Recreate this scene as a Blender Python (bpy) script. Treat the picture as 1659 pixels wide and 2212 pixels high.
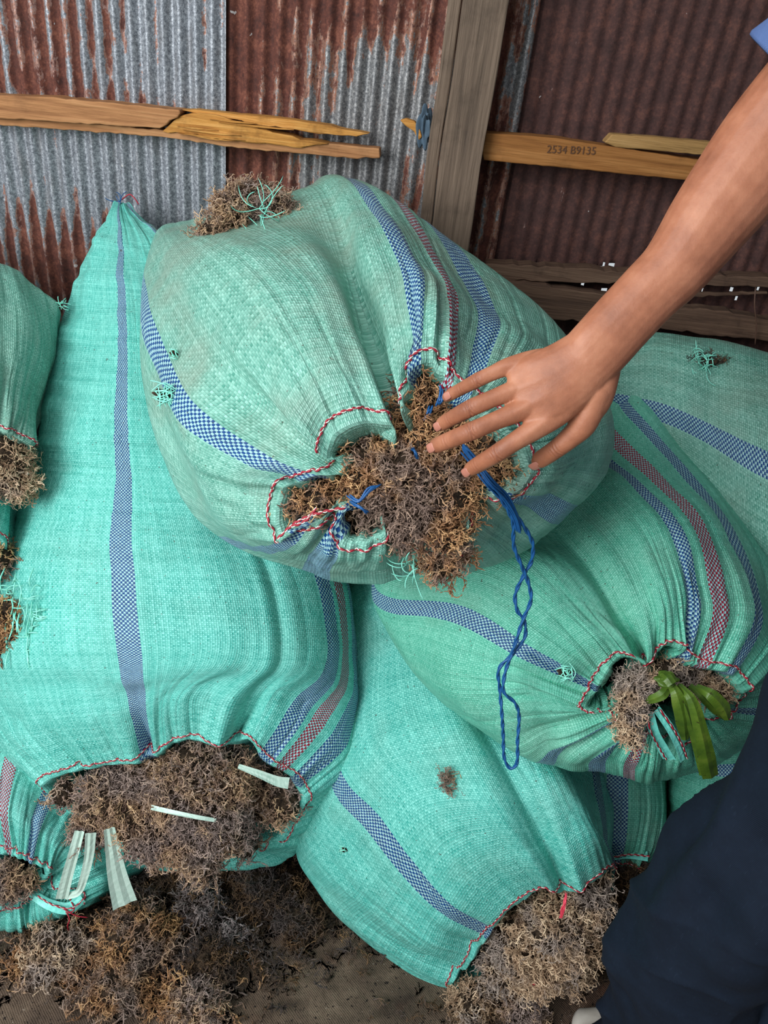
import bpy, math, random
import numpy as np
from mathutils import Vector, Matrix

random.seed(7); RNG = np.random.default_rng(7)
S = bpy.context.scene
for o in list(bpy.data.objects): bpy.data.objects.remove(o)
COL = S.collection

# ---------------------------------------------------------------- camera
W_, H_ = 1659.0, 2212.0
FPX = 1661.0
PITCH, ROLL = math.radians(32), math.radians(7.3)
CAM = np.array([0.0, 0.0, 1.5])
Fv = np.array([0, math.cos(PITCH), -math.sin(PITCH)])
U0 = np.array([0, math.sin(PITCH), math.cos(PITCH)])
X0 = np.array([1.0, 0, 0])
Rv = X0*math.cos(ROLL) + U0*math.sin(ROLL)
Uv = -X0*math.sin(ROLL) + U0*math.cos(ROLL)
cam = bpy.data.cameras.new('camera'); camo = bpy.data.objects.new('camera', cam); COL.objects.link(camo)
M = Matrix.Identity(4)
for i in range(3):
    M[i][0] = Rv[i]; M[i][1] = Uv[i]; M[i][2] = -Fv[i]; M[i][3] = CAM[i]
camo.matrix_world = M
cam.sensor_fit = 'VERTICAL'; cam.sensor_height = 36; cam.sensor_width = 27
cam.lens = FPX/H_*36; cam.clip_start = 0.02
S.camera = camo

# ---------------------------------------------------------------- world, lamps, exposure
S.view_settings.view_transform = 'Standard'; S.view_settings.look = 'None'
S.view_settings.gamma = 1; S.view_settings.use_curve_mapping = False
S.view_settings.exposure = 0.12
w = bpy.data.worlds.new('world'); S.world = w; w.use_nodes = True
wb = w.node_tree.nodes['Background']; wb.inputs[0].default_value = (0.88, 0.95, 1.0, 1); wb.inputs[1].default_value = 0.60
def area(name, loc, target, sx, sy, power, color):
    l = bpy.data.lights.new(name, 'AREA'); l.shape = 'RECTANGLE'; l.size = sx; l.size_y = sy
    l.energy = power; l.color = color
    o = bpy.data.objects.new(name, l); COL.objects.link(o); o.location = loc
    o.rotation_euler = (Vector(target)-Vector(loc)).to_track_quat('-Z', 'Y').to_euler()
    return o
area('doorway_daylight', (-1.7, -0.9, 2.0), (0.0, 1.0, 0.7), 1.3, 1.6, 74, (0.95, 0.98, 1.0))
area('overhead_area_lamp', (-0.5, 0.1, 2.5), (-0.1, 1.0, 0.6), 1.0, 0.7, 8, (0.96, 0.98, 1.0))  # weak unseen area lamp overhead, aimed at the sacks

# ---------------------------------------------------------------- placement helpers
def ray(px, py): return Fv + (px-W_/2)/FPX*Rv - (py-H_/2)/FPX*Uv
def P(px, py, d): return CAM + d*ray(px, py)
def onwall(px, py, y=1.5):
    r = ray(px, py); return CAM + r*(y/r[1])
def onfloor(px, py, z=0.0):
    r = ray(px, py); return CAM + r*((z-1.5)/r[2])

# ---------------------------------------------------------------- object helpers
def link(o, parent=None):
    COL.objects.link(o)
    if parent is not None: o.parent = parent
    return o
def tag(o, label=None, cat=None, group=None, kind=None):
    if label: o['label'] = label
    if cat: o['category'] = cat
    if group: o['group'] = group
    if kind: o['kind'] = kind
    return o
def empty(name, loc=(0, 0, 0)):
    return link(bpy.data.objects.new(name, None))
def mesh_obj(name, V, F, mats, parent=None, smooth=True, uv=None, midx=None, attrs=None):
    """V (n,3); F (m,4) or (m,3) int array, or list of polygons"""
    me = bpy.data.meshes.new(name)
    V = np.asarray(V, dtype=np.float32)
    if isinstance(F, np.ndarray):
        k = F.shape[1]; n = F.shape[0]
        me.vertices.add(len(V)); me.vertices.foreach_set('co', V.ravel())
        me.loops.add(n*k); me.loops.foreach_set('vertex_index', F.astype(np.int32).ravel())
        me.polygons.add(n); me.polygons.foreach_set('loop_start', np.arange(0, n*k, k, dtype=np.int32))
        me.polygons.foreach_set('loop_total', np.full(n, k, dtype=np.int32))
        if uv is not None:
            l = me.uv_layers.new(name='UVMap'); l.data.foreach_set('uv', uv[F.ravel()].astype(np.float32).ravel())
        me.update(calc_edges=True)
    else:
        me.from_pydata([tuple(map(float, v)) for v in V], [], F); me.update()
    if attrs:
        for k_, a in attrs.items():
            at = me.attributes.new(k_, 'FLOAT', 'POINT'); at.data.foreach_set('value', np.asarray(a, dtype=np.float32))
    for m in (mats if isinstance(mats, list) else [mats]): me.materials.append(m)
    if midx is not None: me.polygons.foreach_set('material_index', np.asarray(midx, dtype=np.int32))
    me.polygons.foreach_set('use_smooth', np.full(len(me.polygons), bool(smooth)))
    me.validate()
    return link(bpy.data.objects.new(name, me), parent)

# ---------------------------------------------------------------- node helper
class NT:
    def __init__(s, name):
        s.m = bpy.data.materials.new(name); s.m.use_nodes = True; s.t = s.m.node_tree
        s.b = s.t.nodes['Principled BSDF']
    def n(s, typ, **k):
        nd = s.t.nodes.new(typ)
        for a, v in k.items(): setattr(nd, a, v)
        return nd
    def set(s, sock, v):
        if isinstance(v, bpy.types.NodeSocket): s.t.links.new(v, sock)
        elif v is not None:
            if isinstance(v, (tuple, list)) and len(v) == 3 and sock.type == 'RGBA': v = (*v, 1)
            sock.default_value = v
    def math(s, op, a, b=None, c=None, clamp=False):
        nd = s.n('ShaderNodeMath', operation=op, use_clamp=clamp)
        for i, v in enumerate((a, b, c)):
            if v is not None: s.set(nd.inputs[i], v)
        return nd.outputs[0]
    def vmul(s, v, k):
        nd = s.n('ShaderNodeVectorMath', operation='MULTIPLY'); s.set(nd.inputs[0], v); s.set(nd.inputs[1], k); return nd.outputs[0]
    def noise(s, vec, scale, detail=3, rough=0.55, dist=0):
        nd = s.n('ShaderNodeTexNoise'); s.set(nd.inputs['Vector'], vec); nd.inputs['Scale'].default_value = scale
        nd.inputs['Detail'].default_value = detail; nd.inputs['Roughness'].default_value = rough; nd.inputs['Distortion'].default_value = dist
        return nd.outputs['Fac']
    def mix(s, f, a, b, typ='MIX'):
        nd = s.n('ShaderNodeMix', data_type='RGBA', blend_type=typ); s.set(nd.inputs[0], f); s.set(nd.inputs[6], a); s.set(nd.inputs[7], b)
        return nd.outputs[2]
    def ramp(s, f, stops, interp='LINEAR'):
        nd = s.n('ShaderNodeValToRGB'); cr = nd.color_ramp; cr.interpolation = interp
        while len(cr.elements) < len(stops): cr.elements.new(0.5)
        for e, (p, c) in zip(cr.elements, stops): e.position = p; e.color = (*c, 1)
        s.set(nd.inputs[0], f); return nd.outputs[0]
    def step(s, x, lo, hi):
        nd = s.n('ShaderNodeMapRange', interpolation_type='SMOOTHSTEP'); s.set(nd.inputs[0], x)
        nd.inputs[1].default_value = lo; nd.inputs[2].default_value = hi; return nd.outputs[0]
    def bump(s, h, strength=0.5, dist=0.002, normal=None):
        nd = s.n('ShaderNodeBump'); s.set(nd.inputs['Height'], h); nd.inputs['Strength'].default_value = strength
        nd.inputs['Distance'].default_value = dist
        if normal is not None: s.set(nd.inputs['Normal'], normal)
        return nd.outputs[0]
    def coord(s, which='Object'): return s.n('ShaderNodeTexCoord').outputs[which]
    def attr(s, name): return s.n('ShaderNodeAttribute', attribute_name=name).outputs['Fac']
    def out(s, color=None, rough=None, normal=None, metal=None, spec=None, sss=None):
        if color is not None: s.set(s.b.inputs['Base Color'], color)
        if rough is not None: s.set(s.b.inputs['Roughness'], rough)
        if normal is not None: s.set(s.b.inputs['Normal'], normal)
        if metal is not None: s.set(s.b.inputs['Metallic'], metal)
        if spec is not None: s.b.inputs['Specular IOR Level'].default_value = spec
        return s.m

def srgb(r, g, b):
    f = lambda c: ((c/255+0.055)/1.055)**2.4 if c/255 > 0.04045 else c/255/12.92
    return (f(r), f(g), f(b))

# ---------------------------------------------------------------- materials
def sack_material(name, stripes, base, pale, dirt=0.3, seed=0.0):
    """woven polypropylene: uv counted in tapes; stripes = [(centre, half width, colour)]"""
    t = NT(name)
    uv = t.coord('UV'); sx = t.n('ShaderNodeSeparateXYZ'); t.set(sx.inputs[0], uv)
    ob = t.coord('Object')
    wob = t.math('MULTIPLY', t.math('SUBTRACT', t.noise(ob, 60, 2), 0.5), 0.5)
    x = t.math('ADD', sx.outputs[0], wob); y = t.math('ADD', sx.outputs[1], wob)
    fx = t.math('FLOOR', x); fy = t.math('FLOOR', y)
    par = t.math('FLOORED_MODULO', t.math('ADD', fx, fy), 2.0)            # 0 / 1
    # weave height: warp on top or weft on top
    hx = t.math('ABSOLUTE', t.math('SINE', t.math('MULTIPLY', x, math.pi)))
    hy = t.math('ABSOLUTE', t.math('SINE', t.math('MULTIPLY', y, math.pi)))
    h = t.math('MULTIPLY', t.math('POWER', hx, 0.5), t.math('POWER', hy, 0.5))
    h = t.math('ADD', h, t.math('MULTIPLY', par, 0.35))
    cell = t.n('ShaderNodeCombineXYZ'); t.set(cell.inputs[0], fx); t.set(cell.inputs[1], fy)
    wn = t.n('ShaderNodeTexWhiteNoise', noise_dimensions='2D'); t.set(wn.inputs['Vector'], cell.outputs[0])
    # long tape-to-tape variation
    tv = t.n('ShaderNodeTexWhiteNoise', noise_dimensions='1D'); t.set(tv.inputs['W'], fx)
    tw = t.n('ShaderNodeTexWhiteNoise', noise_dimensions='1D'); t.set(tw.inputs['W'], t.math('ADD', fy, 3000.5))
    var = t.math('ADD', t.math('MULTIPLY', wn.outputs['Value'], 0.45), t.math('ADD', t.math('MULTIPLY', tv.outputs['Value'], 0.3), t.math('MULTIPLY', tw.outputs['Value'], 0.25)))
    var = t.math('ADD', t.math('MULTIPLY', t.math('POWER', var, 1.4), 0.85), t.math('MULTIPLY', par, 0.28))
    col = t.mix(var, tuple(c*0.86 for c in base), pale)  # random tape tones; the paler ones also paint in shiny weave highlights
    big = t.noise(ob, 5.5+seed, 4, 0.6)
    col = t.mix(t.math('MULTIPLY', t.step(big, 0.42, 0.72), dirt), col, (0.25, 0.31, 0.24))
    # narrow gaps between tapes, wider in worn patches
    worn = t.step(t.noise(ob, 9+seed, 3), 0.52, 0.70)
    gap = t.math('MULTIPLY', t.math('LESS_THAN', t.math('MINIMUM', hx, hy), 0.14), t.math('ADD', 0.05, t.math('MULTIPLY', worn, 0.5)))
    for c, hw, cc in stripes:
        m = t.math('LESS_THAN', t.math('ABSOLUTE', t.math('SUBTRACT', fx, c)), hw)
        inner = t.mix(par, cc, (0.34, 0.58, 0.60))
        col = t.mix(m, col, t.mix(t.math('MULTIPLY', t.math('SUBTRACT', wn.outputs['Value'], 0.5), 0.5), inner, (0.03, 0.05, 0.09)))
    col = t.mix(gap, col, (0.012, 0.05, 0.042))
    # specks of dirt
    sp = t.step(t.noise(ob, 210, 1), 0.735, 0.77)
    sp2 = t.step(t.noise(ob, 70, 3, 0.7), 0.70, 0.76)
    col = t.mix(t.math('MULTIPLY', t.math('ADD', sp, sp2, clamp=True), 0.75), col, (0.05, 0.035, 0.02))
    nb = t.bump(h, 0.62, 0.0013)
    nb = t.bump(t.noise(ob, 55, 4, 0.6), 0.35, 0.005, nb)
    rough = t.math('ADD', 0.26, t.math('MULTIPLY', wn.outputs['Value'], 0.26))
    m = t.out(col, rough, nb, 0.0, 0.5)
    return m

BLUE = srgb(2, 64, 126); RED = srgb(150, 22, 48)
TEAL = srgb(54, 177, 162); TEALP = srgb(140, 231, 216)
GRN = srgb(82, 156, 136); GRNP = srgb(150, 206, 188)

def thread_material(name, c, c2=None, rough=0.5):
    t = NT(name); n = t.noise(t.coord('Object'), 140, 3)
    return t.out(t.mix(n, c, c2 or tuple(min(1, v*1.6+0.01) for v in c)), rough, t.bump(t.noise(t.coord('Object'), 500, 2), 0.3, 0.001))
M_RED = thread_material('red_thread', srgb(140, 14, 36))
M_WHITE = thread_material('white_thread', srgb(190, 190, 180))
M_TWINE = thread_material('blue_twine', srgb(10, 58, 112), srgb(30, 100, 160), 0.4)
M_PINK = thread_material('pink_twine', srgb(210, 60, 80))
M_FIBRE = thread_material('teal_fibre', srgb(110, 214, 190), srgb(160, 235, 215), 0.4)
M_STRIP = thread_material('pale_plastic_strip', srgb(168, 200, 184), srgb(205, 225, 212), 0.4)

def seaweed_material(name, dark, mid, light, grey, greyness=0.4):
    t = NT(name); ob = t.coord('Object'); a = t.attr('tint')
    v = t.math('ADD', t.math('MULTIPLY', a, 0.75), t.math('MULTIPLY', t.noise(ob, 90, 3), 0.25))
    col = t.ramp(v, [(0.1, dark), (0.45, mid), (0.85, light)])
    g = t.math('MULTIPLY', t.step(t.noise(ob, 16, 3), 0.5-greyness*0.18, 0.62), 0.85)
    col = t.mix(g, col, t.mix(a, tuple(c*0.55 for c in grey), grey))
    return t.out(col, 0.75, t.bump(t.noise(ob, 600, 3), 0.5, 0.0012), 0, 0.3)
SW_MAIN = seaweed_material('dried_seaweed', srgb(84, 56, 36), srgb(164, 120, 84), srgb(222, 182, 130), srgb(150, 130, 120), 0.2)
SW_GREY = seaweed_material('greyish_dried_seaweed', srgb(84, 64, 54), srgb(156, 126, 102), srgb(222, 188, 146), srgb(164, 146, 140), 0.7)
SW_PALE = seaweed_material('pale_dried_seaweed', srgb(110, 84, 64), srgb(186, 156, 126), srgb(236, 210, 176), srgb(172, 158, 150), 0.3)
SW_GOLD = seaweed_material('golden_dried_seaweed', srgb(84, 60, 42), srgb(156, 114, 78), srgb(212, 170, 118), srgb(146, 130, 122), 0.7)
SW_PURP = seaweed_material('purple_grey_seaweed', srgb(60, 48, 44), srgb(106, 92, 88), srgb(166, 150, 142), srgb(160, 148, 146), 1.0)
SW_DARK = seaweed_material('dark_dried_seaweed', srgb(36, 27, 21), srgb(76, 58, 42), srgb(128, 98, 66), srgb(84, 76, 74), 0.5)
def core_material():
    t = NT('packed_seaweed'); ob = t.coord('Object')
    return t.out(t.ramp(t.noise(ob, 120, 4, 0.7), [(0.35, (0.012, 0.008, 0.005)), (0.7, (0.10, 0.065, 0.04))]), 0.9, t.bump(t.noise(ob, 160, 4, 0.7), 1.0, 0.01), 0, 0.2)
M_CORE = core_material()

def wood_material(name, dark, mid, light, gscale=1.0, axis=0, dirt=0.3):
    t = NT(name); ob = t.coord('Object')
    k = [60*gscale]*3; k[axis] = 3.0*gscale
    g = t.noise(t.vmul(ob, tuple(k)), 1.0, 5, 0.65, 0.6)
    g2 = t.noise(t.vmul(ob, tuple(v*4 for v in k)), 1.0, 3, 0.6)
    col = t.ramp(t.math('ADD', t.math('MULTIPLY', g, 0.7), t.math('MULTIPLY', g2, 0.3)), [(0.3, dark), (0.5, mid), (0.7, light)])
    d = t.step(t.noise(ob, 12, 5, 0.7), 0.50, 0.72)
    col = t.mix(t.math('MULTIPLY', d, dirt), col, tuple(c*0.35 for c in dark))
    return t.out(col, 0.8, t.bump(t.math('ADD', g, g2), 0.6, 0.004), 0, 0.25)
M_BATTEN = wood_material('batten_wood', srgb(116, 74, 44), srgb(160, 112, 72), srgb(190, 142, 98))
M_SPLINT = wood_material('splintered_wood', srgb(120, 72, 28), srgb(186, 130, 62), srgb(214, 164, 96), 1.6, 0, 0.5)
M_BATTEN2 = wood_material('orange_batten_wood', srgb(104, 62, 28), srgb(140, 92, 46), srgb(166, 116, 66), 0.8)
M_POST = wood_material('grey_post_wood', srgb(74, 62, 52), srgb(104, 88, 74), srgb(128, 110, 94), 0.8, 2, 0.35)
M_OLD = wood_material('old_dark_wood', srgb(58, 42, 34), srgb(92, 70, 56), srgb(120, 96, 78), 0.8, 0, 0.5)

# ---------------------------------------------------------------- numeric helpers
def hermite(us, pts, q, period=None):
    """non-uniform cubic through pts (n,3) at us, sampled at q; periodic when period given"""
    us = np.asarray(us, float); pts = np.asarray(pts, float)
    if period:
        us = np.concatenate([us[-2:]-period, us, us[:3]+period]); pts = np.concatenate([pts[-2:], pts, pts[:3]])
    n = len(us); m = np.zeros_like(pts)
    for i in range(n):
        a, b = max(i-1, 0), min(i+1, n-1)
        m[i] = (pts[b]-pts[a])/(us[b]-us[a])
    q = np.asarray(q, float); k = np.clip(np.searchsorted(us, q, side='right')-1, 0, n-2)
    h = us[k+1]-us[k]; t = ((q-us[k])/h)
    sh = (len(q),)+(1,)*(pts.ndim-1); t = t.reshape(sh); h = h.reshape(sh)
    return (2*t**3-3*t**2+1)*pts[k]+(t**3-2*t**2+t)*h*m[k]+(-2*t**3+3*t**2)*pts[k+1]+(t**3-t**2)*h*m[k+1]
def vnoise(u, v, fu, fv, rng):
    """value noise periodic in u (0..1), u,v arrays broadcastable"""
    fu = int(fu); nv = int(abs(fv)*v.max())+4
    g = rng.uniform(-1, 1, (fu, nv))
    a = u*fu; b = v*fv; i = np.floor(a).astype(int); j = np.floor(b).astype(int)
    s = a-i; t = b-j; s = s*s*(3-2*s); t = t*t*(3-2*t)
    i0 = i % fu; i1 = (i+1) % fu; j0 = np.clip(j, 0, nv-1); j1 = np.clip(j+1, 0, nv-1)
    return (g[i0, j0]*(1-s)+g[i1, j0]*s)*(1-t)+(g[i0, j1]*(1-s)+g[i1, j1]*s)*t
def tube(path, rad, sides=6, closed=False):
    """rad scalar or array; returns V,F quads (with flattened end points)"""
    path = np.asarray(path, float); n = len(path)
    rad = np.broadcast_to(np.asarray(rad, float), (n,)).copy()
    T = np.gradient(path, axis=0); T /= np.linalg.norm(T, axis=1)[:, None]+1e-12
    ref = np.array([0.13, 0.31, 0.94]); A = np.cross(T, ref); A /= np.linalg.norm(A, axis=1)[:, None]+1e-9
    B = np.cross(T, A)
    th = np.arange(sides)/sides*2*np.pi
    if not closed: rad[0] *= 0.15; rad[-1] *= 0.15
    V = path[:, None]+rad[:, None, None]*(A[:, None]*np.cos(th)[None, :, None]+B[:, None]*np.sin(th)[None, :, None])
    i = np.arange(n if closed else n-1)[:, None]; j = np.arange(sides)[None]; i2 = (i+1) % n; j2 = (j+1) % sides
    F = np.stack([i*sides+j, i*sides+j2, i2*sides+j2, i2*sides+j], -1).reshape(-1, 4)
    return V.reshape(-1, 3), F
def merge(parts):
    Vs, Fs, k = [], [], 0
    for V, F in parts: Vs.append(V); Fs.append(F+k); k += len(V)
    return np.concatenate(Vs), np.concatenate(Fs)
def smooth_path(pts, n):
    pts = np.asarray(pts, float); L = np.concatenate([[0], np.cumsum(np.linalg.norm(np.diff(pts, axis=0), axis=1)+1e-6)])
    return hermite(L, pts, np.linspace(0, L[-1], n))
def pxpath(pts, n): return smooth_path([P(*p) for p in pts], n)
def ribbon(path, width, normal, mats, name, parent=None, thick=0.0006, crinkle=0.0, rng=RNG, nw=5, fold=0.0):
    """thin strip with real thickness, width may vary"""
    path = np.asarray(path); n = len(path); T = np.gradient(path, axis=0); T /= np.linalg.norm(T, axis=1)[:, None]
    N = np.broadcast_to(np.asarray(normal, float), (n, 3)); Sd = np.cross(T, N); Sd /= np.linalg.norm(Sd, axis=1)[:, None]
    Nn = np.cross(Sd, T); wd = np.broadcast_to(np.asarray(width, float), (n,))
    a = np.linspace(-0.5, 0.5, nw)
    z = crinkle*(.35*rng.normal(size=(n, nw))+1.4*rng.normal(size=(1, nw))+.6*np.sin(np.linspace(0, 9, n))[:, None]*rng.normal(size=(1, nw))) + crinkle*1.5*np.cos(a*12)[None]-fold*np.abs(a)[None]
    top = path[:, None]+Sd[:, None]*(a[None, :, None]*wd[:, None, None])+Nn[:, None]*z[..., None]
    bot = top-Nn[:, None]*thick
    V = np.concatenate([top.reshape(-1, 3), bot.reshape(-1, 3)]); K = n*nw; F = []
    for i in range(n-1):
        for j in range(nw-1):
            q = i*nw+j; F.append([q, q+1, q+nw+1, q+nw]); F.append([K+q, K+q+nw, K+q+nw+1, K+q+1])
        for j in (0, nw-1):
            q = i*nw+j; F.append([q, q+nw, K+q+nw, K+q])
    for i in (0, n-1):
        for j in range(nw-1):
            q = i*nw+j; F.append([q, q+1, K+q+1, K+q])
    return mesh_obj(name, V, np.array(F), mats, parent, smooth=False)

# ================================================================= SETTING
# ---- corrugated sheet wall
def wall_material(name, warm, dark):
    t = NT(name); ob = t.coord('Object'); bias = t.attr('rust'); ph = t.attr('ridge')
    streak = t.noise(t.vmul(ob, (34, 34, 9)), 1.0, 6, 0.68, 0.4)
    fine = t.noise(ob, 75, 4, 0.7)
    m = t.math('ADD', t.math('ADD', bias, t.math('MULTIPLY', t.math('SUBTRACT', streak, 0.5), 1.6)), t.math('ADD', t.math('MULTIPLY', ph, -0.11), t.math('MULTIPLY', t.math('SUBTRACT', fine, 0.5), 0.55)))
    mask = t.step(m, 0.44, 0.56); edge = t.math('MULTIPLY', t.step(m, 0.36, 0.46), t.math('SUBTRACT', 1.0, mask))
    zinc = t.ramp(t.noise(ob, 210, 3, 0.85), [(0.30, srgb(74, 78, 84)), (0.5, srgb(130, 134, 140)), (0.72, srgb(186, 190, 194))])
    zinc = t.mix(t.math('MULTIPLY', t.step(t.noise(t.vmul(ob, (60, 60, 12)), 1, 3), 0.5, 0.7), 0.4), zinc, srgb(104, 100, 98))
    zinc = t.mix(warm, zinc, (.62, .50, .36), 'MULTIPLY')
    rust = t.ramp(t.math('ADD', t.math('MULTIPLY', t.noise(ob, 34, 5, 0.7), 0.6), t.math('MULTIPLY', t.noise(ob, 190, 3, 0.7), 0.4)),
                  [(0.32, dark[0]), (0.5, dark[1]), (0.68, dark[2])])
    col = t.mix(mask, zinc, rust); col = t.mix(t.math('MULTIPLY', edge, 0.8), col, srgb(150, 92, 60))
    wh = t.step(t.noise(ob, 55, 2, 0.6), 0.755, 0.775)      # lime specks
    col = t.mix(t.math('MULTIPLY', wh, 0.8), col, (0.5, 0.48, 0.46))
    return t.out(col, t.math('ADD', 0.42, t.math('MULTIPLY', mask, 0.45)), t.bump(t.noise(ob, 220, 4, 0.7), 0.4, 0.002), t.math('MULTIPLY', t.math('SUBTRACT', 1.0, mask), 0.35), 0.4)
RUST = [srgb(50, 30, 27), srgb(90, 50, 40), srgb(134, 82, 64)]
RUSTD = [srgb(46, 29, 27), srgb(68, 43, 39), srgb(98, 62, 52)]
M_WALL = wall_material('rusting_galvanised_sheet', 0, RUST)
M_WALLM = wall_material('warm_rusting_sheet', .45, RUST)
M_WALLD = wall_material('dark_rusted_sheet', 0, RUSTD)
PITCHW = 0.0275
def sheet(name, x0, x1, y, bias_fn, mat, z0=-0.02, z1=2.35, amp=0.0045, holes=(), nx_per=10):
    nx = int((x1-x0)/PITCHW*nx_per); nz = 300
    xs = np.linspace(x0, x1, nx+1); zs = np.linspace(z0, z1, nz+1)
    X, Z = np.meshgrid(xs, zs, indexing='ij')
    ph = np.cos(X/PITCHW*2*np.pi)
    Y = y - amp*ph + 0.003*np.sin(Z*5+X*3)
    V = np.stack([X, Y, Z], -1).reshape(-1, 3)
    i = np.arange(nx)[:, None]; j = np.arange(nz)[None]; q = i*(nz+1)+j
    F = np.stack([q, q+nz+1, q+nz+2, q+1], -1).reshape(-1, 4)
    if holes:
        cx = (V[F][:, :, 0]).mean(1); cz = V[F][:, :, 2].mean(1); keep = np.ones(len(F), bool)
        for hx, hz, rx, rz in holes:
            ang = np.arctan2(cz-hz, cx-hx)
            r = np.hypot((cx-hx)/rx, (cz-hz)/rz)
            keep &= r > 1+0.45*np.sin(ang*3+hx*90)+0.25*np.sin(ang*7+hz*50)
        F = F[keep]
    bias = bias_fn(X, Z).reshape(-1)
    o = mesh_obj(name, V, F, mat, attrs={'rust': bias, 'ridge': ph.reshape(-1)})
    o.modifiers.new('t', 'SOLIDIFY').thickness = 0.0008
    return tag(o, kind='structure')
def sm(x, a, b):
    t = np.clip((x-a)/(b-a), 0, 1); return t*t*(3-2*t)
def blob(X, Z, px, py, rx, rz, k):
    c = onwall(px, py); return k*np.exp(-((X-c[0])/rx)**2-((Z-c[2])/rz)**2)
def b_left(X, Z):
    zt = onwall(250, 180)[2]
    b = -0.02+0.44*sm(Z, zt-0.08, zt+0.08)-0.16*sm(X, onwall(230, 100)[0], onwall(400, 100)[0])
    b = b+blob(X, Z, 60, 90, 0.13, 0.12, 0.2)-blob(X, Z, 400, 60, 0.12, 0.2, 0.28)
    b = b+blob(X, Z, 100, 190, 0.10, 0.03, 0.4)+blob(X, Z, 120, 570, 0.17, 0.13, 0.85)-blob(X, Z, 200, 400, 0.3, 0.09, 0.15)
    b = b+blob(X, Z, 330, 225, 0.10, 0.02, 0.4)
    v_ = np.cos(X/PITCHW*2*np.pi)
    lo = sm(-Z, -onwall(120, 640)[2]-.05, -onwall(120, 560)[2])
    return b+0.16*np.clip(-v_, 0, 1)*sm(Z, zt-0.18, zt)-.22*v_*blob(X, Z, 120, 540, .2, .14, 1)+0*lo
def b_mid(X, Z):
    zt = onwall(700, 60)[2]
    c = onwall(500, 300)[0]
    b = 0.42+0.30*sm(Z, zt-0.10, zt+0.04)+0.30*sm(-X, -(c+0.14), -(c+0.03))
    b = b-blob(X, Z, 830, 250, 0.10, 0.18, 0.28)-blob(X, Z, 760, 370, 0.07, 0.05, 0.25)+blob(X, Z, 530, 400, 0.08, 0.12, 0.2)
    return b
def b_edge(X, Z): return 0.62+0*X-blob(X, Z, 1120, 190, 0.018, 0.14, 0.34)-blob(X, Z, 1130, 60, 0.012, 0.08, 0.2)
def b_right(X, Z): return 0.95+0*X
xa = onwall(492, 250)[0]; xp = onwall(1010, 250)[0]; xe = onwall(1142, 150)[0]
sheet('wall_back', -2.6, xa, 1.488, b_left, M_WALL)
s2 = sheet('wall_back', xa-0.02, xp+0.02, 1.500, b_mid, M_WALLM)
s3_ = sheet('wall_back', xp-0.01, xe, 1.490, b_edge, M_WALLM)
hl = []
for px, py, rx, rz in [(1265, 577, .0035, .0035), (1297, 578, .008, .0045), (1318, 575, .006, .006), (1260, 612, .003, .003),
                       (1304, 629, .005, .005), (1550, 590, .005, .004), (1515, 630, .003, .003), (1580, 629, .007, .003), (1592, 643, .005, .003),
                       (1157, 572, .002, .002), (1640, 628, .004, .003)]:
    c = onwall(px, py, 1.5); hl.append((c[0], c[2], rx, rz))
sheet('wall_back', xe-0.02, 1.9, 1.502, b_right, M_WALLD, holes=hl, nx_per=16, amp=0.0022)

# ---- floor: dirty woven ground cloth over cement
t = NT('dirty_floor'); ob = t.coord('Object')
base = t.ramp(t.noise(ob, 9, 6, 0.65), [(0.3, srgb(58, 46, 38)), (0.5, srgb(96, 80, 66)), (0.7, srgb(126, 108, 90))])
base = t.mix(t.math('MULTIPLY', t.step(t.noise(ob, 6, 3), 0.55, 0.72), 0.4), base, srgb(120, 70, 52))
base = t.mix(t.step(t.noise(ob, 240, 2), 0.70, 0.76), base, srgb(170, 160, 146))
base = t.mix(t.step(t.noise(ob, 130, 3), 0.62, 0.70), base, srgb(34, 26, 22))
sx = t.n('ShaderNodeSeparateXYZ'); t.set(sx.inputs[0], ob)
hh = t.math('MULTIPLY', t.math('SINE', t.math('ADD', t.math('MULTIPLY', sx.outputs[0], 1300), t.math('MULTIPLY', t.noise(ob, 25, 3), 9))), t.math('SINE', t.math('ADD', t.math('MULTIPLY', sx.outputs[1], 1300), t.math('MULTIPLY', t.noise(ob, 21, 3), 9))))
nb = t.bump(hh, 0.5, 0.0015); nb = t.bump(t.noise(ob, 40, 4), 0.5, 0.01, nb)
M_FLOOR = t.out(base, 0.85, nb, 0, 0.3)
n = 120; xs = np.linspace(-2.6, 1.9, n); ys = np.linspace(-1.2, 1.52, n); X, Y = np.meshgrid(xs, ys, indexing='ij')
Z = 0.004*np.sin(X*9)*np.cos(Y*11)-0.004
q = (np.arange(n-1)[:, None]*n+np.arange(n-1)[None]).reshape(-1)
tag(mesh_obj('floor', np.stack([X, Y, Z], -1).reshape(-1, 3), np.stack([q, q+n, q+n+1, q+1], -1), M_FLOOR), kind='structure')
# ---- roof and right wall of the shed (they keep the right-hand side dim)
def slab(name, lo, hi, mat, kind='structure', parent=None):
    x0, y0, z0 = lo; x1, y1, z1 = hi
    V = [(x0, y0, z0), (x1, y0, z0), (x1, y1, z0), (x0, y1, z0), (x0, y0, z1), (x1, y0, z1), (x1, y1, z1), (x0, y1, z1)]
    F = np.array([[0, 3, 2, 1], [4, 5, 6, 7], [0, 1, 5, 4], [1, 2, 6, 5], [2, 3, 7, 6], [3, 0, 4, 7]])
    o = mesh_obj(name, V, F, mat, parent, smooth=False)
    if kind: tag(o, kind=kind)
    return o
slab('ceiling', (-0.2, -0.6, 2.62), (1.95, 1.55, 2.64), M_WALLD)
slab('wall_right', (1.22, -0.4, 0), (1.24, 1.52, 2.64), M_WALLD)

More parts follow.
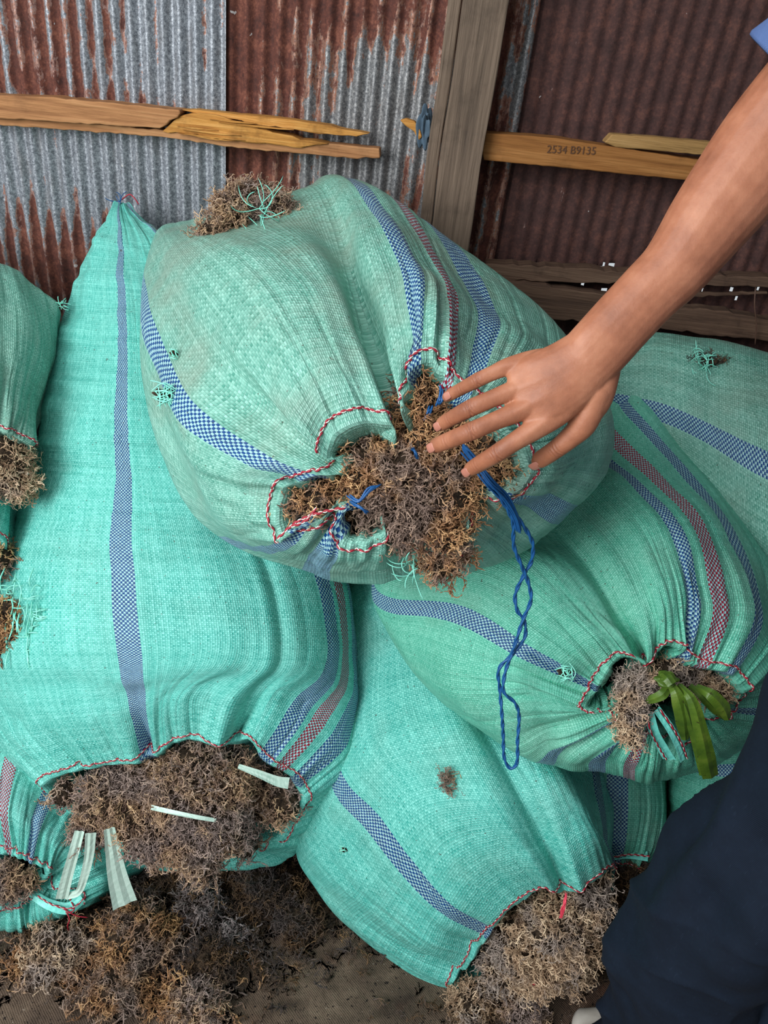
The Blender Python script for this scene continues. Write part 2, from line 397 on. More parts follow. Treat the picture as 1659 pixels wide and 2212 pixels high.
# ================================================================= BOARDS
def prism(name, pts, yf, depth, mat, parent=None, rough_edge=0.0, bev=0.002):
    """outline (photo frame) on the plane y=yf, extruded back towards the wall"""
    Q = []
    for k in range(len(pts)):
        a, b = np.array(pts[k], float), np.array(pts[(k+1) % len(pts)], float)
        m = max(1, int(np.linalg.norm(b-a)/14)) if rough_edge else 1
        for i in range(m):
            c = a+(b-a)*i/m
            if rough_edge and i: c = c+RNG.normal(size=2)*rough_edge
            Q.append(onwall(c[0], c[1], yf))
    Q = np.array(Q); n = len(Q); R = Q.copy(); R[:, 1] += depth
    F = [list(range(n))[::-1], list(range(n, 2*n))]+[[i, (i+1) % n, n+(i+1) % n, n+i] for i in range(n)]
    o = mesh_obj(name, np.concatenate([Q, R]), F, mat, parent, smooth=False)
    if bev:
        b = o.modifiers.new('b', 'BEVEL'); b.width = bev; b.segments = 2; b.limit_method = 'ANGLE'
    return o
h = lambda L: [(x/2, y/2) for x, y in L]
bt = tag(empty('wooden_batten'), 'broken splintered light-brown batten across the grey corrugated sheet', 'batten')
prism('plank', h([(-500, 372), (0, 412), (200, 418), (775, 475), (780, 488), (765, 510), (735, 520), (718, 540), (690, 555), (-500, 480)]), 1.440, 0.045, M_BATTEN, bt, 0.7)
prism('lower_lath', h([(-500, 480), (0, 500), (700, 562), (1000, 578), (1300, 602), (1500, 628), (1640, 642), (1642, 684), (1580, 680), (1545, 688), (1330, 666), (1030, 641), (700, 592), (-500, 505)]), 1.452, 0.032, M_BATTEN, bt, 0.9)
prism('splintered_core', h([(700, 568), (735, 535), (780, 500), (860, 488), (965, 505), (1020, 532), (1090, 545), (1180, 572), (1262, 586), (1300, 604), (1420, 622), (1300, 640), (1000, 610)]), 1.447, 0.036, M_SPLINT, bt, 1.4)
prism('splinter', h([(775, 474), (880, 478), (1000, 490), (1200, 510), (1400, 538), (1490, 560), (1595, 578), (1540, 590), (1380, 580), (1250, 556), (1100, 538), (960, 506), (850, 492)]), 1.455, 0.03, M_SPLINT, bt, 0.9)
for y0 in (515, 528, 545, 560, 577, 592):
    x0 = random.randint(740, 1000); L = random.randint(160, 380); dy = L*0.105
    prism('splinter', h([(x0, y0), (x0+L*.5, y0+dy*.5-3), (x0+L, y0+dy), (x0+L*.5, y0+dy*.5+5)]), 1.4435, 0.01, M_SPLINT, bt, 0.5, 0)
bt2 = tag(empty('wooden_batten'), 'orange-brown batten with a faint stamped number, right of the grey post', 'batten')
prism('plank', [(1035, 286), (1200, 298), (1500, 344), (1700, 365), (1900, 385), (1900, 440), (1700, 415), (1470, 388), (1045, 346)], 1.432, 0.045, M_BATTEN2, bt2, 0.4)
fc = bpy.data.curves.new('stamp', 'FONT'); fc.body = '2534 B9135'; fc.size = 0.017; fc.extrude = 0.0001
fo = bpy.data.objects.new('tmp', fc); COL.objects.link(fo)
dg = bpy.context.evaluated_depsgraph_get(); fm = bpy.data.meshes.new_from_object(fo.evaluated_get(dg)); bpy.data.objects.remove(fo)
fm.materials.clear(); t = NT('stamp_ink'); fm.materials.append(t.out(srgb(84, 54, 32), 0.8))
so = link(bpy.data.objects.new('stamped_number', fm), bt2)
c = onwall(1180, 330, 1.4305); e = onwall(1282, 334, 1.4305)
so.location = c; so.rotation_euler = (math.pi/2, -math.atan2(e[2]-c[2], e[0]-c[0]), 0); tag(so, 'dark stamped number')
tag(prism('wooden_offcut', [(1306, 308), (1322, 290), (1420, 296), (1520, 306), (1640, 318), (1640, 346), (1500, 334), (1330, 318)], 1.432, 0.03, wood_material('tan_offcut_wood', srgb(118, 88, 48), srgb(158, 122, 74), srgb(180, 144, 96)), None, 0.5),
    'short tan strip of wood lying on top of the orange-brown batten', 'wood strip')
# post
pq = [(967, -60), (1104, -60), (1010, 540), (985, 700), (850, 700), (912, 520), (928, 420)]
post = tag(empty('wooden_post'), 'upright weathered grey timber post against the rusty wall', 'post')
x0 = onwall(993, 40, 1.44)[0]; x1 = onwall(1090, 40, 1.44)[0]
def post_mesh(xa_, xb_, ya_, yb_, nm, mat, z0=0.0, z1=2.6):
    nz = 60; zs = np.linspace(z0, z1, nz); V = []
    for z in zs:
        j = 0.0015*np.sin(z*13)+0.001*np.sin(z*31+1)
        V += [(xa_+j, ya_, z), (xb_+j, ya_, z), (xb_+j, yb_, z), (xa_+j, yb_, z)]
    F = [[i*4+k, i*4+(k+1) % 4, i*4+4+(k+1) % 4, i*4+4+k] for i in range(nz-1) for k in range(4)]
    F += [[0, 3, 2, 1], [nz*4-4, nz*4-3, nz*4-2, nz*4-1]]
    o = mesh_obj(nm, V, F, mat, post, smooth=False)
    b = o.modifiers.new('b', 'BEVEL'); b.width = 0.003; b.segments = 2; b.limit_method = 'ANGLE'
    return o
post_mesh(x0, x1, 1.405, 1.48, 'upright', M_POST)
post_mesh(x0-0.022, x0-0.001, 1.43, 1.48, 'side_strip', M_POST)
# old lower boards (right)
tag(prism('old_board', [(1050, 570), (1250, 580), (1350, 588), (1500, 592), (1900, 612), (1900, 650), (1659, 622), (1500, 615), (1300, 612), (1090, 606), (1040, 600)], 1.45, 0.04, M_OLD, None, 1.2),
    'dark weathered rail under the specks of daylight on the right wall, topmost of three', 'board', 'old rails at the foot of the right wall')
tag(prism('old_board', [(1090, 606), (1180, 614), (1240, 626), (1330, 640), (1400, 636), (1390, 700), (1300, 700), (1190, 690), (1130, 640)], 1.44, 0.03, M_OLD, None, 1.6),
    'short reddish-brown rotten board end just behind the wrist, under the topmost rail', 'board', 'old rails at the foot of the right wall')
tag(prism('old_board', [(1380, 668), (1500, 668), (1560, 672), (1659, 692), (1900, 715), (1900, 760), (1659, 738), (1500, 720), (1380, 705)], 1.44, 0.035, M_OLD, None, 1.2),
    'lowest dark wooden rail just above the back right sack', 'board', 'old rails at the foot of the right wall')
tag(prism('wood_splinter', [(1300, 640), (1420, 632), (1659, 630), (1659, 636), (1560, 640), (1420, 642), (1330, 650)], 1.462, 0.008, M_OLD, None, 0.8),
    'thin splinter of wood between the dark rails on the right wall', 'splinter')
V, F = tube(smooth_path([onwall(1632, 620, 1.425), onwall(1630, 660, 1.42), onwall(1634, 700, 1.425), onwall(1631, 745, 1.43)], 20), 0.0012)
tag(mesh_obj('hanging_string', V, F, thread_material('brown_string', srgb(80, 56, 44))), 'thin brown string hanging over the lowest dark rail', 'string')
# bit of wood stuck beside the post
wf = tag(prism('wood_chip', [(864, 260), (878, 256), (896, 262), (906, 276), (912, 296), (904, 304), (894, 284), (876, 272)], 1.45, 0.02, M_SPLINT, None, 0.8), 'small yellow wood chip stuck to the rusty sheet beside the post', 'wood chip')
def lump(name, c, r, mat, parent=None, seed=0, amp=0.25, sc=(1, 1, 1), res=40):
    rng = np.random.default_rng(seed); u = np.linspace(0, np.pi, res)[:, None]; v = np.linspace(0, 2*np.pi, res*2, endpoint=False)[None]
    D = np.stack([np.sin(u)*np.cos(v), np.sin(u)*np.sin(v), np.cos(u)+0*v], -1)
    R = np.ones(D.shape[:2])
    for k in range(14):
        a = rng.normal(size=3)*rng.uniform(1.5, 6); R += amp/ (1+k*0.25)*0.5*np.sin(D@a+rng.uniform(0, 6))
    V = np.asarray(c)+D*R[..., None]*r*np.array(sc)
    n, m = D.shape[:2]; i = np.arange(n-1)[:, None]; j = np.arange(m)[None]; j2 = (j+1) % m
    F = np.stack([i*m+j, (i+1)*m+j, (i+1)*m+j2, i*m+j2], -1).reshape(-1, 4)
    return V.reshape(-1, 3), F
V, F = lump('', onwall(918, 278, 1.462), 0.017, None, seed=3, amp=.5, sc=(0.7, 0.7, 1.5))
tag(mesh_obj('blue_rag', V, F, thread_material('blue_rag_cloth', srgb(52, 70, 84), srgb(84, 104, 120), 0.9)), 'scrap of faded blue rag wedged beside the post', 'rag')

# ================================================================= SEAWEED
def twig_template(rng):
    parts = []
    def grow(p, d, L, r, lev):
        n = (8, 5, 3)[lev]; pts = [p]; ax = rng.normal(size=3); ax /= np.linalg.norm(ax); curl = rng.uniform(-0.55, 0.55)
        for i in range(n):
            if rng.random() < .3: ax = rng.normal(size=3); ax /= np.linalg.norm(ax)
            d = d+np.cross(ax, d)*curl+rng.normal(size=3)*0.30; d /= np.linalg.norm(d); p = p+d*L/n*rng.uniform(.7, 1.3); pts.append(p)
            if lev < 2 and (i > 0 or lev) and rng.random() < (0.80 if lev == 0 else 0.5):
                d2 = d*.5+rng.normal(size=3)*0.7; grow(p, d2/np.linalg.norm(d2), L*rng.uniform(0.22, 0.50), r*0.78, lev+1)
        parts.append(tube(pts, r*np.linspace(1, 0.42, len(pts))*rng.uniform(.8, 1.2, len(pts)), 4))
    grow(np.zeros(3), np.array([0, 0, 1.0]), 1.0, 0.046, 0)
    return merge(parts)
TW = [twig_template(np.random.default_rng(100+i)) for i in range(28)]
def rot_to(d, rng):
    d = d/np.linalg.norm(d); a = rng.normal(size=3); a -= d*(a@d); a /= np.linalg.norm(a); return np.stack([a, np.cross(d, a), d], 1)
def twigs_at(pos, nrm, size, rng, spread=0.9, tint=None):
    Vs, Fs, T, k = [], [], [], 0
    for i in range(len(pos)):
        V, F = TW[rng.integers(len(TW))]
        d = nrm[i]+rng.normal(size=3)*spread
        s = size*rng.uniform(0.6, 1.3)
        Vs.append((V*s)@rot_to(d, rng).T+pos[i]-nrm[i]*s*0.25); Fs.append(F+k); k += len(V)
        T.append(np.full(len(V), np.clip(rng.normal(0.5, 0.22) if tint is None else tint, 0, 1)))
    return np.concatenate(Vs), np.concatenate(Fs), np.concatenate(T)
def heap(name, blobs, n, size, mat, label=None, cat=None, parent=None, seed=0, kind=None, spread=0.9, core=True, group=None):
    """blobs: (centre3d, radius, scale3). One object: packed core + twigs on its skin"""
    rng = np.random.default_rng(seed); P_, N_ = [], []
    area = np.array([b[1]**2 for b in blobs]); cnt = (n*area/area.sum()).astype(int)+1
    camdir = None
    for (c, r, sc), m in zip(blobs, cnt):
        sc = np.asarray(sc, float)
        d = rng.normal(size=(m*3, 3)); d /= np.linalg.norm(d, axis=1)[:, None]
        nn = d/sc; nn /= np.linalg.norm(nn, axis=1)[:, None]; p = np.asarray(c)+d*r*sc
        tocam = CAM-p; tocam /= np.linalg.norm(tocam, axis=1)[:, None]
        up = (nn*tocam).sum(1) > -0.35
        inside = np.zeros(len(p), bool)
        for c2, r2, s2_ in blobs:
            if c2 is c: continue
            inside |= (((p-np.asarray(c2))/(r2*np.asarray(s2_)))**2).sum(1) < 0.72
        ok = up & ~inside; p = p[ok][:m]; nn = nn[ok][:m]; P_.append(p); N_.append(nn)
    P_ = np.concatenate(P_); N_ = np.concatenate(N_)
    V, F, T = twigs_at(P_, N_, size, rng, spread)
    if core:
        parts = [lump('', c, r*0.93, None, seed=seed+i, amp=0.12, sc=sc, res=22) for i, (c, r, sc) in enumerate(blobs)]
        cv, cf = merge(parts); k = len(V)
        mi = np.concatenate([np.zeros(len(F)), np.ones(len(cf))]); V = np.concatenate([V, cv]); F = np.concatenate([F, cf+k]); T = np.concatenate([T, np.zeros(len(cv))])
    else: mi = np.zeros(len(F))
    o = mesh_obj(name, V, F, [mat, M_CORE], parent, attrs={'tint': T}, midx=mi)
    if label: tag(o, label, cat, group, kind)
    return o
def B(px, py, ds, rp, flat=1.0):
    """blob whose camera-side skin sits at depth ds; rp = radius in photo px"""
    r = rp*ds/FPX; return (P(px, py, ds+r*flat*0.95), r, (1, 1, flat) if flat != 1 else (1, 1, 1))

# ================================================================= SACKS
TAPE = 0.0036
def sack(name, label, u, rings, back=None, stripes=(), creases=(), base=TEAL, pale=TEALP, dirt=0.3, seed=1, NU=520, dv=0.0032,
         rim=True, pleat=0.006, soft=0.007, wrinkle=0.0, stitch=True, ref=None, backflat=1.0, hemw=0.012, stitch_ranges=None):
    rng = np.random.default_rng(seed)
    u = np.asarray(u, float)
    R = [np.array([P(*p) for p in r]) for r in rings]
    q = np.linspace(0, 1, NU+1)
    R = [hermite(u, r, np.where(q >= 1, q-1, q)+0*q, 1.0) if False else hermite(u, r, q, 1.0) for r in R]
    extra = []
    if back is not None:
        bc = P(*back); sil = R[-1]; c0 = sil[:-1].mean(0); ax = bc-c0
        for ph in (25, 48, 68, 82, 89.5):
            a = math.radians(ph); extra.append(c0+ax*math.sin(a)+(sil-c0)*(math.cos(a)**backflat))
    full = R+extra
    # ring stations by mean chord
    tpar = [0.0]
    for a, b in zip(full[:-1], full[1:]): tpar.append(tpar[-1]+max(0.004, float(np.linalg.norm(a-b, axis=1).mean())))
    L = tpar[-1]; nv = int(L/dv); vs = np.linspace(0, L, nv+1)
    G = hermite(tpar, np.array(full), vs)                       # nv+1, NU+1, 3
    # normals
    def normals(G):
        du = np.roll(G[:, :-1], -1, 1)-np.roll(G[:, :-1], 1, 1); du = np.concatenate([du, du[:, :1]], 1)
        dvv = np.gradient(G, axis=0); N = np.cross(du, dvv); N /= np.linalg.norm(N, axis=2)[..., None]+1e-12
        return N
    N = normals(G); cen = G.mean((0, 1))
    if ((G-cen)*N).sum() < 0: N = -N; flip = True
    else: flip = False
    # tape coordinates from the ring of reference
    rr = R[ref if ref is not None else len(R)-2]
    Uc = np.concatenate([[0], np.cumsum(np.linalg.norm(np.diff(rr, axis=0), axis=1))])
    # even the coordinate a little so tapes never collapse
    circ = Uc[-1]; Uc = 0.75*Uc+0.25*q*circ
    uu = np.broadcast_to(q[None], G.shape[:2]); vv = np.broadcast_to(vs[:, None], G.shape[:2])
    um = np.where(uu >= 1, 0.0, uu)
    D = soft*(vnoise(um, vv, 9, 9, rng)+0.5*vnoise(um, vv, 19, 17, rng))
    fall = np.exp(-vv/0.10)
    D += pleat*fall*(0.7*vnoise(um, vv, 46, 7, rng)+0.5*vnoise(um, vv, 90, 8, rng)+0.25*vnoise(um, vv, 170, 10, rng))
    D += 0.0012*vnoise(um, vv, 150, 9, rng)*np.exp(-vv/0.3)
    D += 0.0022*vnoise(um, vv, 60, 5, rng)*(0.3+np.exp(-vv/0.2))
    def valleys(f, fv, w): return np.clip(1-np.abs(vnoise(um, vv, f, fv, rng))/w, 0, 1)**1.3
    D -= pleat*0.75*np.exp(-vv/0.13)*valleys(34, 3.5, .22)+pleat*0.45*np.exp(-vv/0.16)*valleys(70, 5, .25)
    D -= 0.0022*valleys(30, 2.5, .10)*(0.25+sm(vnoise(um, vv, 5, 4, rng), 0, .6))
    D -= 0.0012*valleys(8, 22, .05)*sm(vnoise(um, vv, 6, 6, rng), 0, .5)
    if wrinkle: D += wrinkle*vnoise(um, vv, 14, 60, rng)*sm(vv, L*0.35, L*0.6)
    for uc, dep, wd, Lc in creases:
        du_ = np.abs(um-uc); du_ = np.minimum(du_, 1-du_)
        f = np.exp(-vv/Lc)
        D += f*(-dep*np.exp(-(du_/wd)**1.5)+dep*0.35*np.exp(-((du_-2.2*wd)/(1.3*wd))**2))
    D *= sm(vv, -0.01, 0.012)
    G = G+N*D[..., None]
    # ruffled hem
    G += N*(np.exp(-vv/0.006)*0.003*vnoise(um, vv, 70, 40, rng))[..., None]
    GR = G.copy(); NR = normals(G); NR = -NR if flip else NR
    if rim:
        rc = G[0, :-1].mean(0); ins = []
        for k, (dp, sh) in enumerate([(0.002, 0.004), (0.006, 0.008), (0.02, 0.012), (0.045, 0.012)]):
            v = G[0]-rc; v = v/(np.linalg.norm(v, axis=1)[:, None]+1e-9)
            ins.append(G[0]-v*sh-NR[0]*dp*0.5+Fv*dp)
        G = np.concatenate([np.array(ins[::-1]), G]); vs2 = np.concatenate([[-0.05, -0.026, -0.010, -0.004], vs])
    else: vs2 = vs
    nvv = len(vs2)
    V = G.reshape(-1, 3); i = np.arange(nvv-1)[:, None]; j = np.arange(NU)[None]; qd = i*(NU+1)+j
    F = np.stack([qd, qd+1, qd+NU+2, qd+NU+1], -1).reshape(-1, 4)
    if not flip: F = F[:, ::-1]
    uv = np.stack([np.broadcast_to(Uc[None]/TAPE, (nvv, NU+1)), np.broadcast_to(vs2[:, None]/TAPE+400, (nvv, NU+1))], -1).reshape(-1, 2)
    st = [(round(float(np.interp(uc, q, Uc))/TAPE), hw, cc) for uc, hw, cc in stripes]
    mat = sack_material(name+'_weave_%d' % seed, st, base, pale, dirt, seed*0.37)
    root = tag(empty('sack'), label, 'sack', 'green woven sacks of dried seaweed')
    body = mesh_obj('woven_body', V, F, mat, root, uv=uv)
    # chain stitch near the rim
    if stitch:
        k = int(hemw/L*nv); line = GR[k]+NR[k]*0.0016
        rngs = stitch_ranges or [(0, 1)]
        parts, mi = [], []
        for a, b in rngs:
            ia, ib = int(a*NU), int(b*NU); seg = line[ia:ib+1]; nrm = NR[k][ia:ib+1]
            Ls = np.concatenate([[0], np.cumsum(np.linalg.norm(np.diff(seg, axis=0), axis=1))]); m = max(8, int(Ls[-1]/0.0011))
            sq = np.linspace(0, Ls[-1], m); sp = np.stack([np.interp(sq, Ls, seg[:, c_]) for c_ in range(3)], 1); sn = np.stack([np.interp(sq, Ls, nrm[:, c_]) for c_ in range(3)], 1)
            T = np.gradient(sp, axis=0); T /= np.linalg.norm(T, axis=1)[:, None]+1e-9; Sd = np.cross(T, sn)
            ph = sq/0.0125*2*np.pi
            V1, F1 = tube(sp+Sd*(0.0008*np.sin(ph))[:, None]+sn*(0.0004*np.cos(ph))[:, None], 0.0013*(0.45+0.75*np.abs(np.sin(ph/2))), 5)
            V2, F2 = tube(sp-Sd*(0.0012*np.sin(ph))[:, None]-sn*(0.0003*np.cos(ph))[:, None], 0.0007, 5)
            parts += [(V1, F1), (V2, F2)]; mi += [0]*len(F1)+[1]*len(F2)
        sv, sf = merge(parts); so_ = mesh_obj('stitching', sv, sf, [M_RED, M_WHITE], root, midx=mi); tag(so_, 'red and white chain stitching')
    return root, GR, NR, q, vs

def fibres(parent, centre, n, length, spread, mat, seed, nrm, name='loose_fibre', r=0.0007):
    rng = np.random.default_rng(seed); parts = []; nrm = np.asarray(nrm)/np.linalg.norm(nrm)
    for _ in range(n):
        p = np.asarray(centre)+rng.normal(size=3)*spread; p0 = p
        d = rng.normal(size=3)+nrm*0.8; d /= np.linalg.norm(d); pts = [p]; ax = rng.normal(size=3)*0.5
        for i in range(8):
            d = d+np.cross(ax, d)*0.35; d /= np.linalg.norm(d); p = p+d*length/8*rng.uniform(0.6, 1.2); pts.append(p)
        parts.append(tube(pts, r, 4))
    V, F = merge(parts); return mesh_obj(name, V, F, mat, parent)

# ---- S1: opened sack on top, mouth towards the viewer
m1 = [  # u, rim, mid1, mid2, silhouette
 (0.000, (862, 945, .835), (830, 850, .845), (780, 690, .94), (690, 418, 1.20)),
 (0.030, (866, 862, .825), (852, 780, .835), (820, 610, .93), (735, 394, 1.21)),
 (0.070, (888, 790, .825), (897, 700, .835), (878, 555, .94), (765, 396, 1.20)),
 (0.105, (938, 772, .83), (938, 690, .845), (922, 575, .95), (808, 408, 1.20)),
 (0.135, (972, 812, .83), (976, 730, .85), (958, 595, .96), (842, 428, 1.19)),
 (0.175, (998, 850, .83), (1022, 770, .86), (1028, 650, .97), (905, 470, 1.18)),
 (0.230, (1040, 880, .83), (1110, 810, .86), (1150, 720, .98), (1080, 590, 1.15)),
 (0.290, (1090, 920, .83), (1180, 880, .85), (1235, 820, .96), (1215, 715, 1.12)),
 (0.350, (1128, 970, .83), (1205, 960, .84), (1270, 920, .93), (1312, 865, 1.08)),
 (0.410, (1150, 1032, .835), (1205, 1035, .85), (1262, 1010, .91), (1304, 1000, 1.04)),
 (0.455, (1095, 1080, .84), (1145, 1090, .86), (1190, 1095, .92), (1222, 1100, 1.03)),
 (0.495, (1012, 1072, .845), (1062, 1125, .87), (1110, 1155, .93), (1145, 1172, 1.02)),
 (0.530, (1010, 1140, .855), (1040, 1170, .88), (1068, 1192, .93), (1080, 1205, 1.02)),
 (0.560, (985, 1205, .865), (990, 1222, .89), (990, 1228, .94), (1000, 1228, 1.02)),
 (0.590, (905, 1178, .86), (900, 1206, .88), (892, 1222, .93), (905, 1232, 1.01)),
 (0.615, (838, 1105, .85), (852, 1180, .87), (862, 1222, .92), (850, 1238, 1.00)),
 (0.640, (822, 1162, .85), (818, 1208, .87), (806, 1236, .92), (796, 1245, 1.00)),
 (0.670, (745, 1168, .85), (736, 1206, .87), (722, 1230, .92), (712, 1238, 1.00)),
 (0.695, (738, 1098, .845), (690, 1185, .87), (668, 1208, .92), (652, 1214, 1.00)),
 (0.720, (680, 1125, .85), (640, 1185, .87), (592, 1200, .93), (520, 1168, 1.03)),
 (0.745, (604, 1178, .855), (562, 1180, .88), (490, 1155, .95), (415, 1085, 1.06)),
 (0.780, (592, 1082, .85), (505, 1082, .875), (410, 1045, .97), (330, 890, 1.09)),
 (0.815, (640, 1036, .84), (530, 1005, .86), (366, 895, .97), (304, 665, 1.14)),
 (0.850, (730, 1022, .835), (635, 960, .845), (445, 790, .95), (328, 560, 1.175)),
 (0.885, (706, 985, .83), (620, 890, .83), (470, 690, .95), (352, 508, 1.19)),
 (0.920, (722, 938, .82), (665, 810, .82), (545, 600, .94), (400, 490, 1.205)),
 (0.955, (786, 908, .815), (742, 790, .82), (650, 590, .93), (460, 478, 1.21)),
 (0.980, (838, 915, .82), (795, 810, .83), (725, 610, .93), (590, 452, 1.21)),
]
u1 = [m[0] for m in m1]
S1, G1, N1, q1, v1 = sack('open_sack', 'open-mouthed green sack lying on top of the pile under the hand', u1, [[m[k] for m in m1] for k in (1, 2, 3, 4)],
    back=(650, 640, 1.46), stripes=[(0.070, 5, BLUE), (0.135, 3.6, RED), (0.182, 5, BLUE), (0.455, 5, BLUE), (0.683, 5, BLUE), (0.728, 4, BLUE), (0.822, 4.1, BLUE)],
    creases=[(0.004, 0.030, 0.010, 0.20), (0.118, 0.010, 0.006, 0.12), (0.615, 0.02, 0.008, 0.06), (0.70, 0.02, 0.007, 0.05), (0.815, 0.012, 0.008, 0.10), (0.86, 0.018, 0.008, 0.07), (0.495, 0.015, 0.008, 0.06)],
    base=GRN, pale=GRNP, dirt=0.6, seed=2, NU=760, dv=0.0028, pleat=0.008, ref=2)
heap('seaweed_heap', [B(905, 880, .845, 48), B(920, 830, .85, 40), B(930, 960, .84, 70), B(860, 1030, .835, 90), B(960, 1060, .835, 80), B(780, 1020, .845, 60), B(1050, 980, .85, 60), B(1090, 1010, .855, 50), B(660, 1080, .865, 50), B(700, 1075, .86, 45),
     B(890, 1110, .845, 75), B(960, 1150, .855, 55), B(790, 1120, .865, 30), B(955, 1205, .87, 42)],
     2300, 0.027, SW_MAIN, 'brown dried seaweed bulging from the opened mouth of the top sack under the fingers', 'seaweed', seed=5, kind='stuff')
# seaweed caught on the top of it
heap('seaweed_tuft', [(P(545, 440, 1.20), .030, (1.3, 1, .9)), (P(590, 445, 1.19), .020, (1.3, 1, .8)), (P(500, 462, 1.18), .026, (1, 1, 1)), (P(455, 497, 1.16), .014, (1.3, 1, .8))], 700, 0.026, SW_GREY,
     'grey-brown tuft of dried seaweed resting on top of the uppermost sack by the wall', 'seaweed', seed=8)
fibres(S1, P(560, 455, 1.15), 16, 0.06, 0.008, M_FIBRE, 3, (1, -0.5, 0.1))
fibres(S1, P(885, 1225, 0.88), 14, 0.035, 0.006, M_FIBRE, 4, (-0.2, -0.5, -1))

# ---- S2: long sack standing on the left
u2 = [0, .10, .213, .30, .36, .385, .42, .45, .485, .54, .62, .70, .80, .90, .96]
rim2 = [(85, 1700, 1.33), (172, 1662, 1.29), (312, 1642, 1.27), (400, 1597, 1.25), (512, 1612, 1.26), (540, 1594, 1.26), (572, 1638, 1.27), (605, 1662, 1.28), (645, 1690, 1.30), (656, 1742, 1.34), (575, 1825, 1.41), (500, 1800, 1.43), (390, 1858, 1.45), (240, 1822, 1.44), (120, 1735, 1.38)]
sh2 = [(-15, 1590, 1.36), (90, 1560, 1.27), (300, 1540, 1.235), (400, 1500, 1.22), (560, 1510, 1.235), (590, 1500, 1.24), (650, 1530, 1.26), (695, 1555, 1.28), (740, 1590, 1.31), (755, 1650, 1.38), (690, 1770, 1.48), (600, 1856, 1.52), (400, 1868, 1.54), (200, 1820, 1.52), (40, 1700, 1.45)]
def ering(L, R, d, front, backd, tw=0.0, skew=0.0):
    """cross-section seen from the side: L,R silhouettes (px,py), depth d, bulge to viewer / away"""
    out = []
    for uu in u2e:
        a = 2*math.pi*(uu+tw); c = -math.cos(a); s = math.sin(a)
        x = (L[0]+R[0])/2+(R[0]-L[0])/2*c; y = (L[1]+R[1])/2+(R[1]-L[1])/2*c
        bl = front if s > 0 else backd
        out.append((x, y+skew*s, d-bl*s*(abs(s)**-0.15 if abs(s) > 1e-6 else 1)))
    return out
u2e = u2
S2, G2, N2, q2, v2 = sack('long_sack', 'long green sack standing on the left with pale strips hanging from its open bottom end', u2,
    [rim2, sh2, ering((-40, 1400), (772, 1420), 1.40, .20, .17, 0), ering((-5, 1200), (745, 1230), 1.43, .19, .14, -.009), ering((35, 1000), (540, 1030), 1.42, .155, .12, .02),
     ering((95, 800), (430, 820), 1.40, .12, .08, .037), ering((150, 640), (400, 660), 1.39, .085, .05, .022), ering((205, 510), (352, 520), 1.375, .045, .03, -0.006), ering((232, 462), (305, 466), 1.37, .025, .02, -0.02), ering((246, 436), (276, 438), 1.37, .008, .006, -0.02)],
    stripes=[(0.213, 6, BLUE), (0.418, 5, BLUE), (0.449, 4, RED), (0.485, 6, BLUE)],
    creases=[(0.213, 0.030, 0.010, 0.07), (0.362, 0.040, 0.012, 0.14), (0.352, 0.012, 0.006, 0.6), (0.10, 0.014, 0.01, 0.06), (0.32, 0.006, 0.012, 0.4), (0.62, 0.02, 0.01, 0.06)],
    dirt=0.12, seed=3, NU=760, wrinkle=0.004, soft=0.007, ref=3)
heap('seaweed_heap', [B(240, 1720, 1.275, 62), B(200, 1790, 1.29, 40), B(320, 1700, 1.28, 70), B(400, 1700, 1.255, 80), B(420, 1660, 1.26, 50), B(480, 1680, 1.27, 70), B(560, 1712, 1.335, 62), B(610, 1735, 1.32, 42), B(340, 1800, 1.28, 60), B(420, 1800, 1.27, 70), B(490, 1790, 1.29, 50), B(140, 1712, 1.31, 26), B(440, 1875, 1.30, 34), B(530, 1825, 1.36, 30), B(470, 1740, 1.26, 60), B(280, 1770, 1.27, 50)],
     3000, 0.031, SW_GREY, 'grey and brown dried seaweed spilling from the bottom of the long left sack', 'seaweed', seed=15, kind='stuff')
fibres(S2, P(258, 438, 1.365), 6, 0.03, 0.003, M_TWINE, 3, (0, -0.4, 1), 'blue_fibre')
V, F = tube(pxpath([(262, 432, 1.36), (280, 420, 1.355), (292, 430, 1.355), (300, 442, 1.36)], 30), 0.0011); mesh_obj('stitching_tail', V, F, M_RED, S2)
# torn patch with frayed tapes at its left edge
rng = np.random.default_rng(4); parts = []
for k in range(70):
    px, py = rng.uniform(-10, 80), rng.uniform(1225, 1415)
    if rng.random() < .5: e = (px+rng.uniform(20, 50), py+rng.uniform(-14, 14))
    else: e = (px+rng.uniform(-12, 12), py+rng.uniform(25, 60))
    d0 = 1.265+0.0009*max(0, 40-px)
    parts.append(tube(pxpath([(px, py, d0), ((px+e[0])/2+rng.normal()*4, (py+e[1])/2+rng.normal()*4, d0-0.012), (e[0], e[1], d0-rng.uniform(0, .012))], 7), 0.0012, 4))
V, F = merge(parts); mesh_obj('frayed_tape', V, F, M_FIBRE, S2)
heap('seaweed_tuft', [B(20, 1330, 1.275, 36), B(45, 1370, 1.275, 28), B(5, 1390, 1.285, 30)], 320, 0.026, SW_MAIN, 'brown dried seaweed showing through the frayed tear on the left edge of the long sack', 'seaweed', seed=18)
V, F = tube(pxpath([(80, 878, 1.352), (82, 905, 1.345), (80, 935, 1.335), (79, 962, 1.325)], 20), 0.0028, 6)
tag(mesh_obj('ink_mark', V, F, thread_material('black_marker', srgb(24, 32, 36))  , S2), 'black marker stroke')

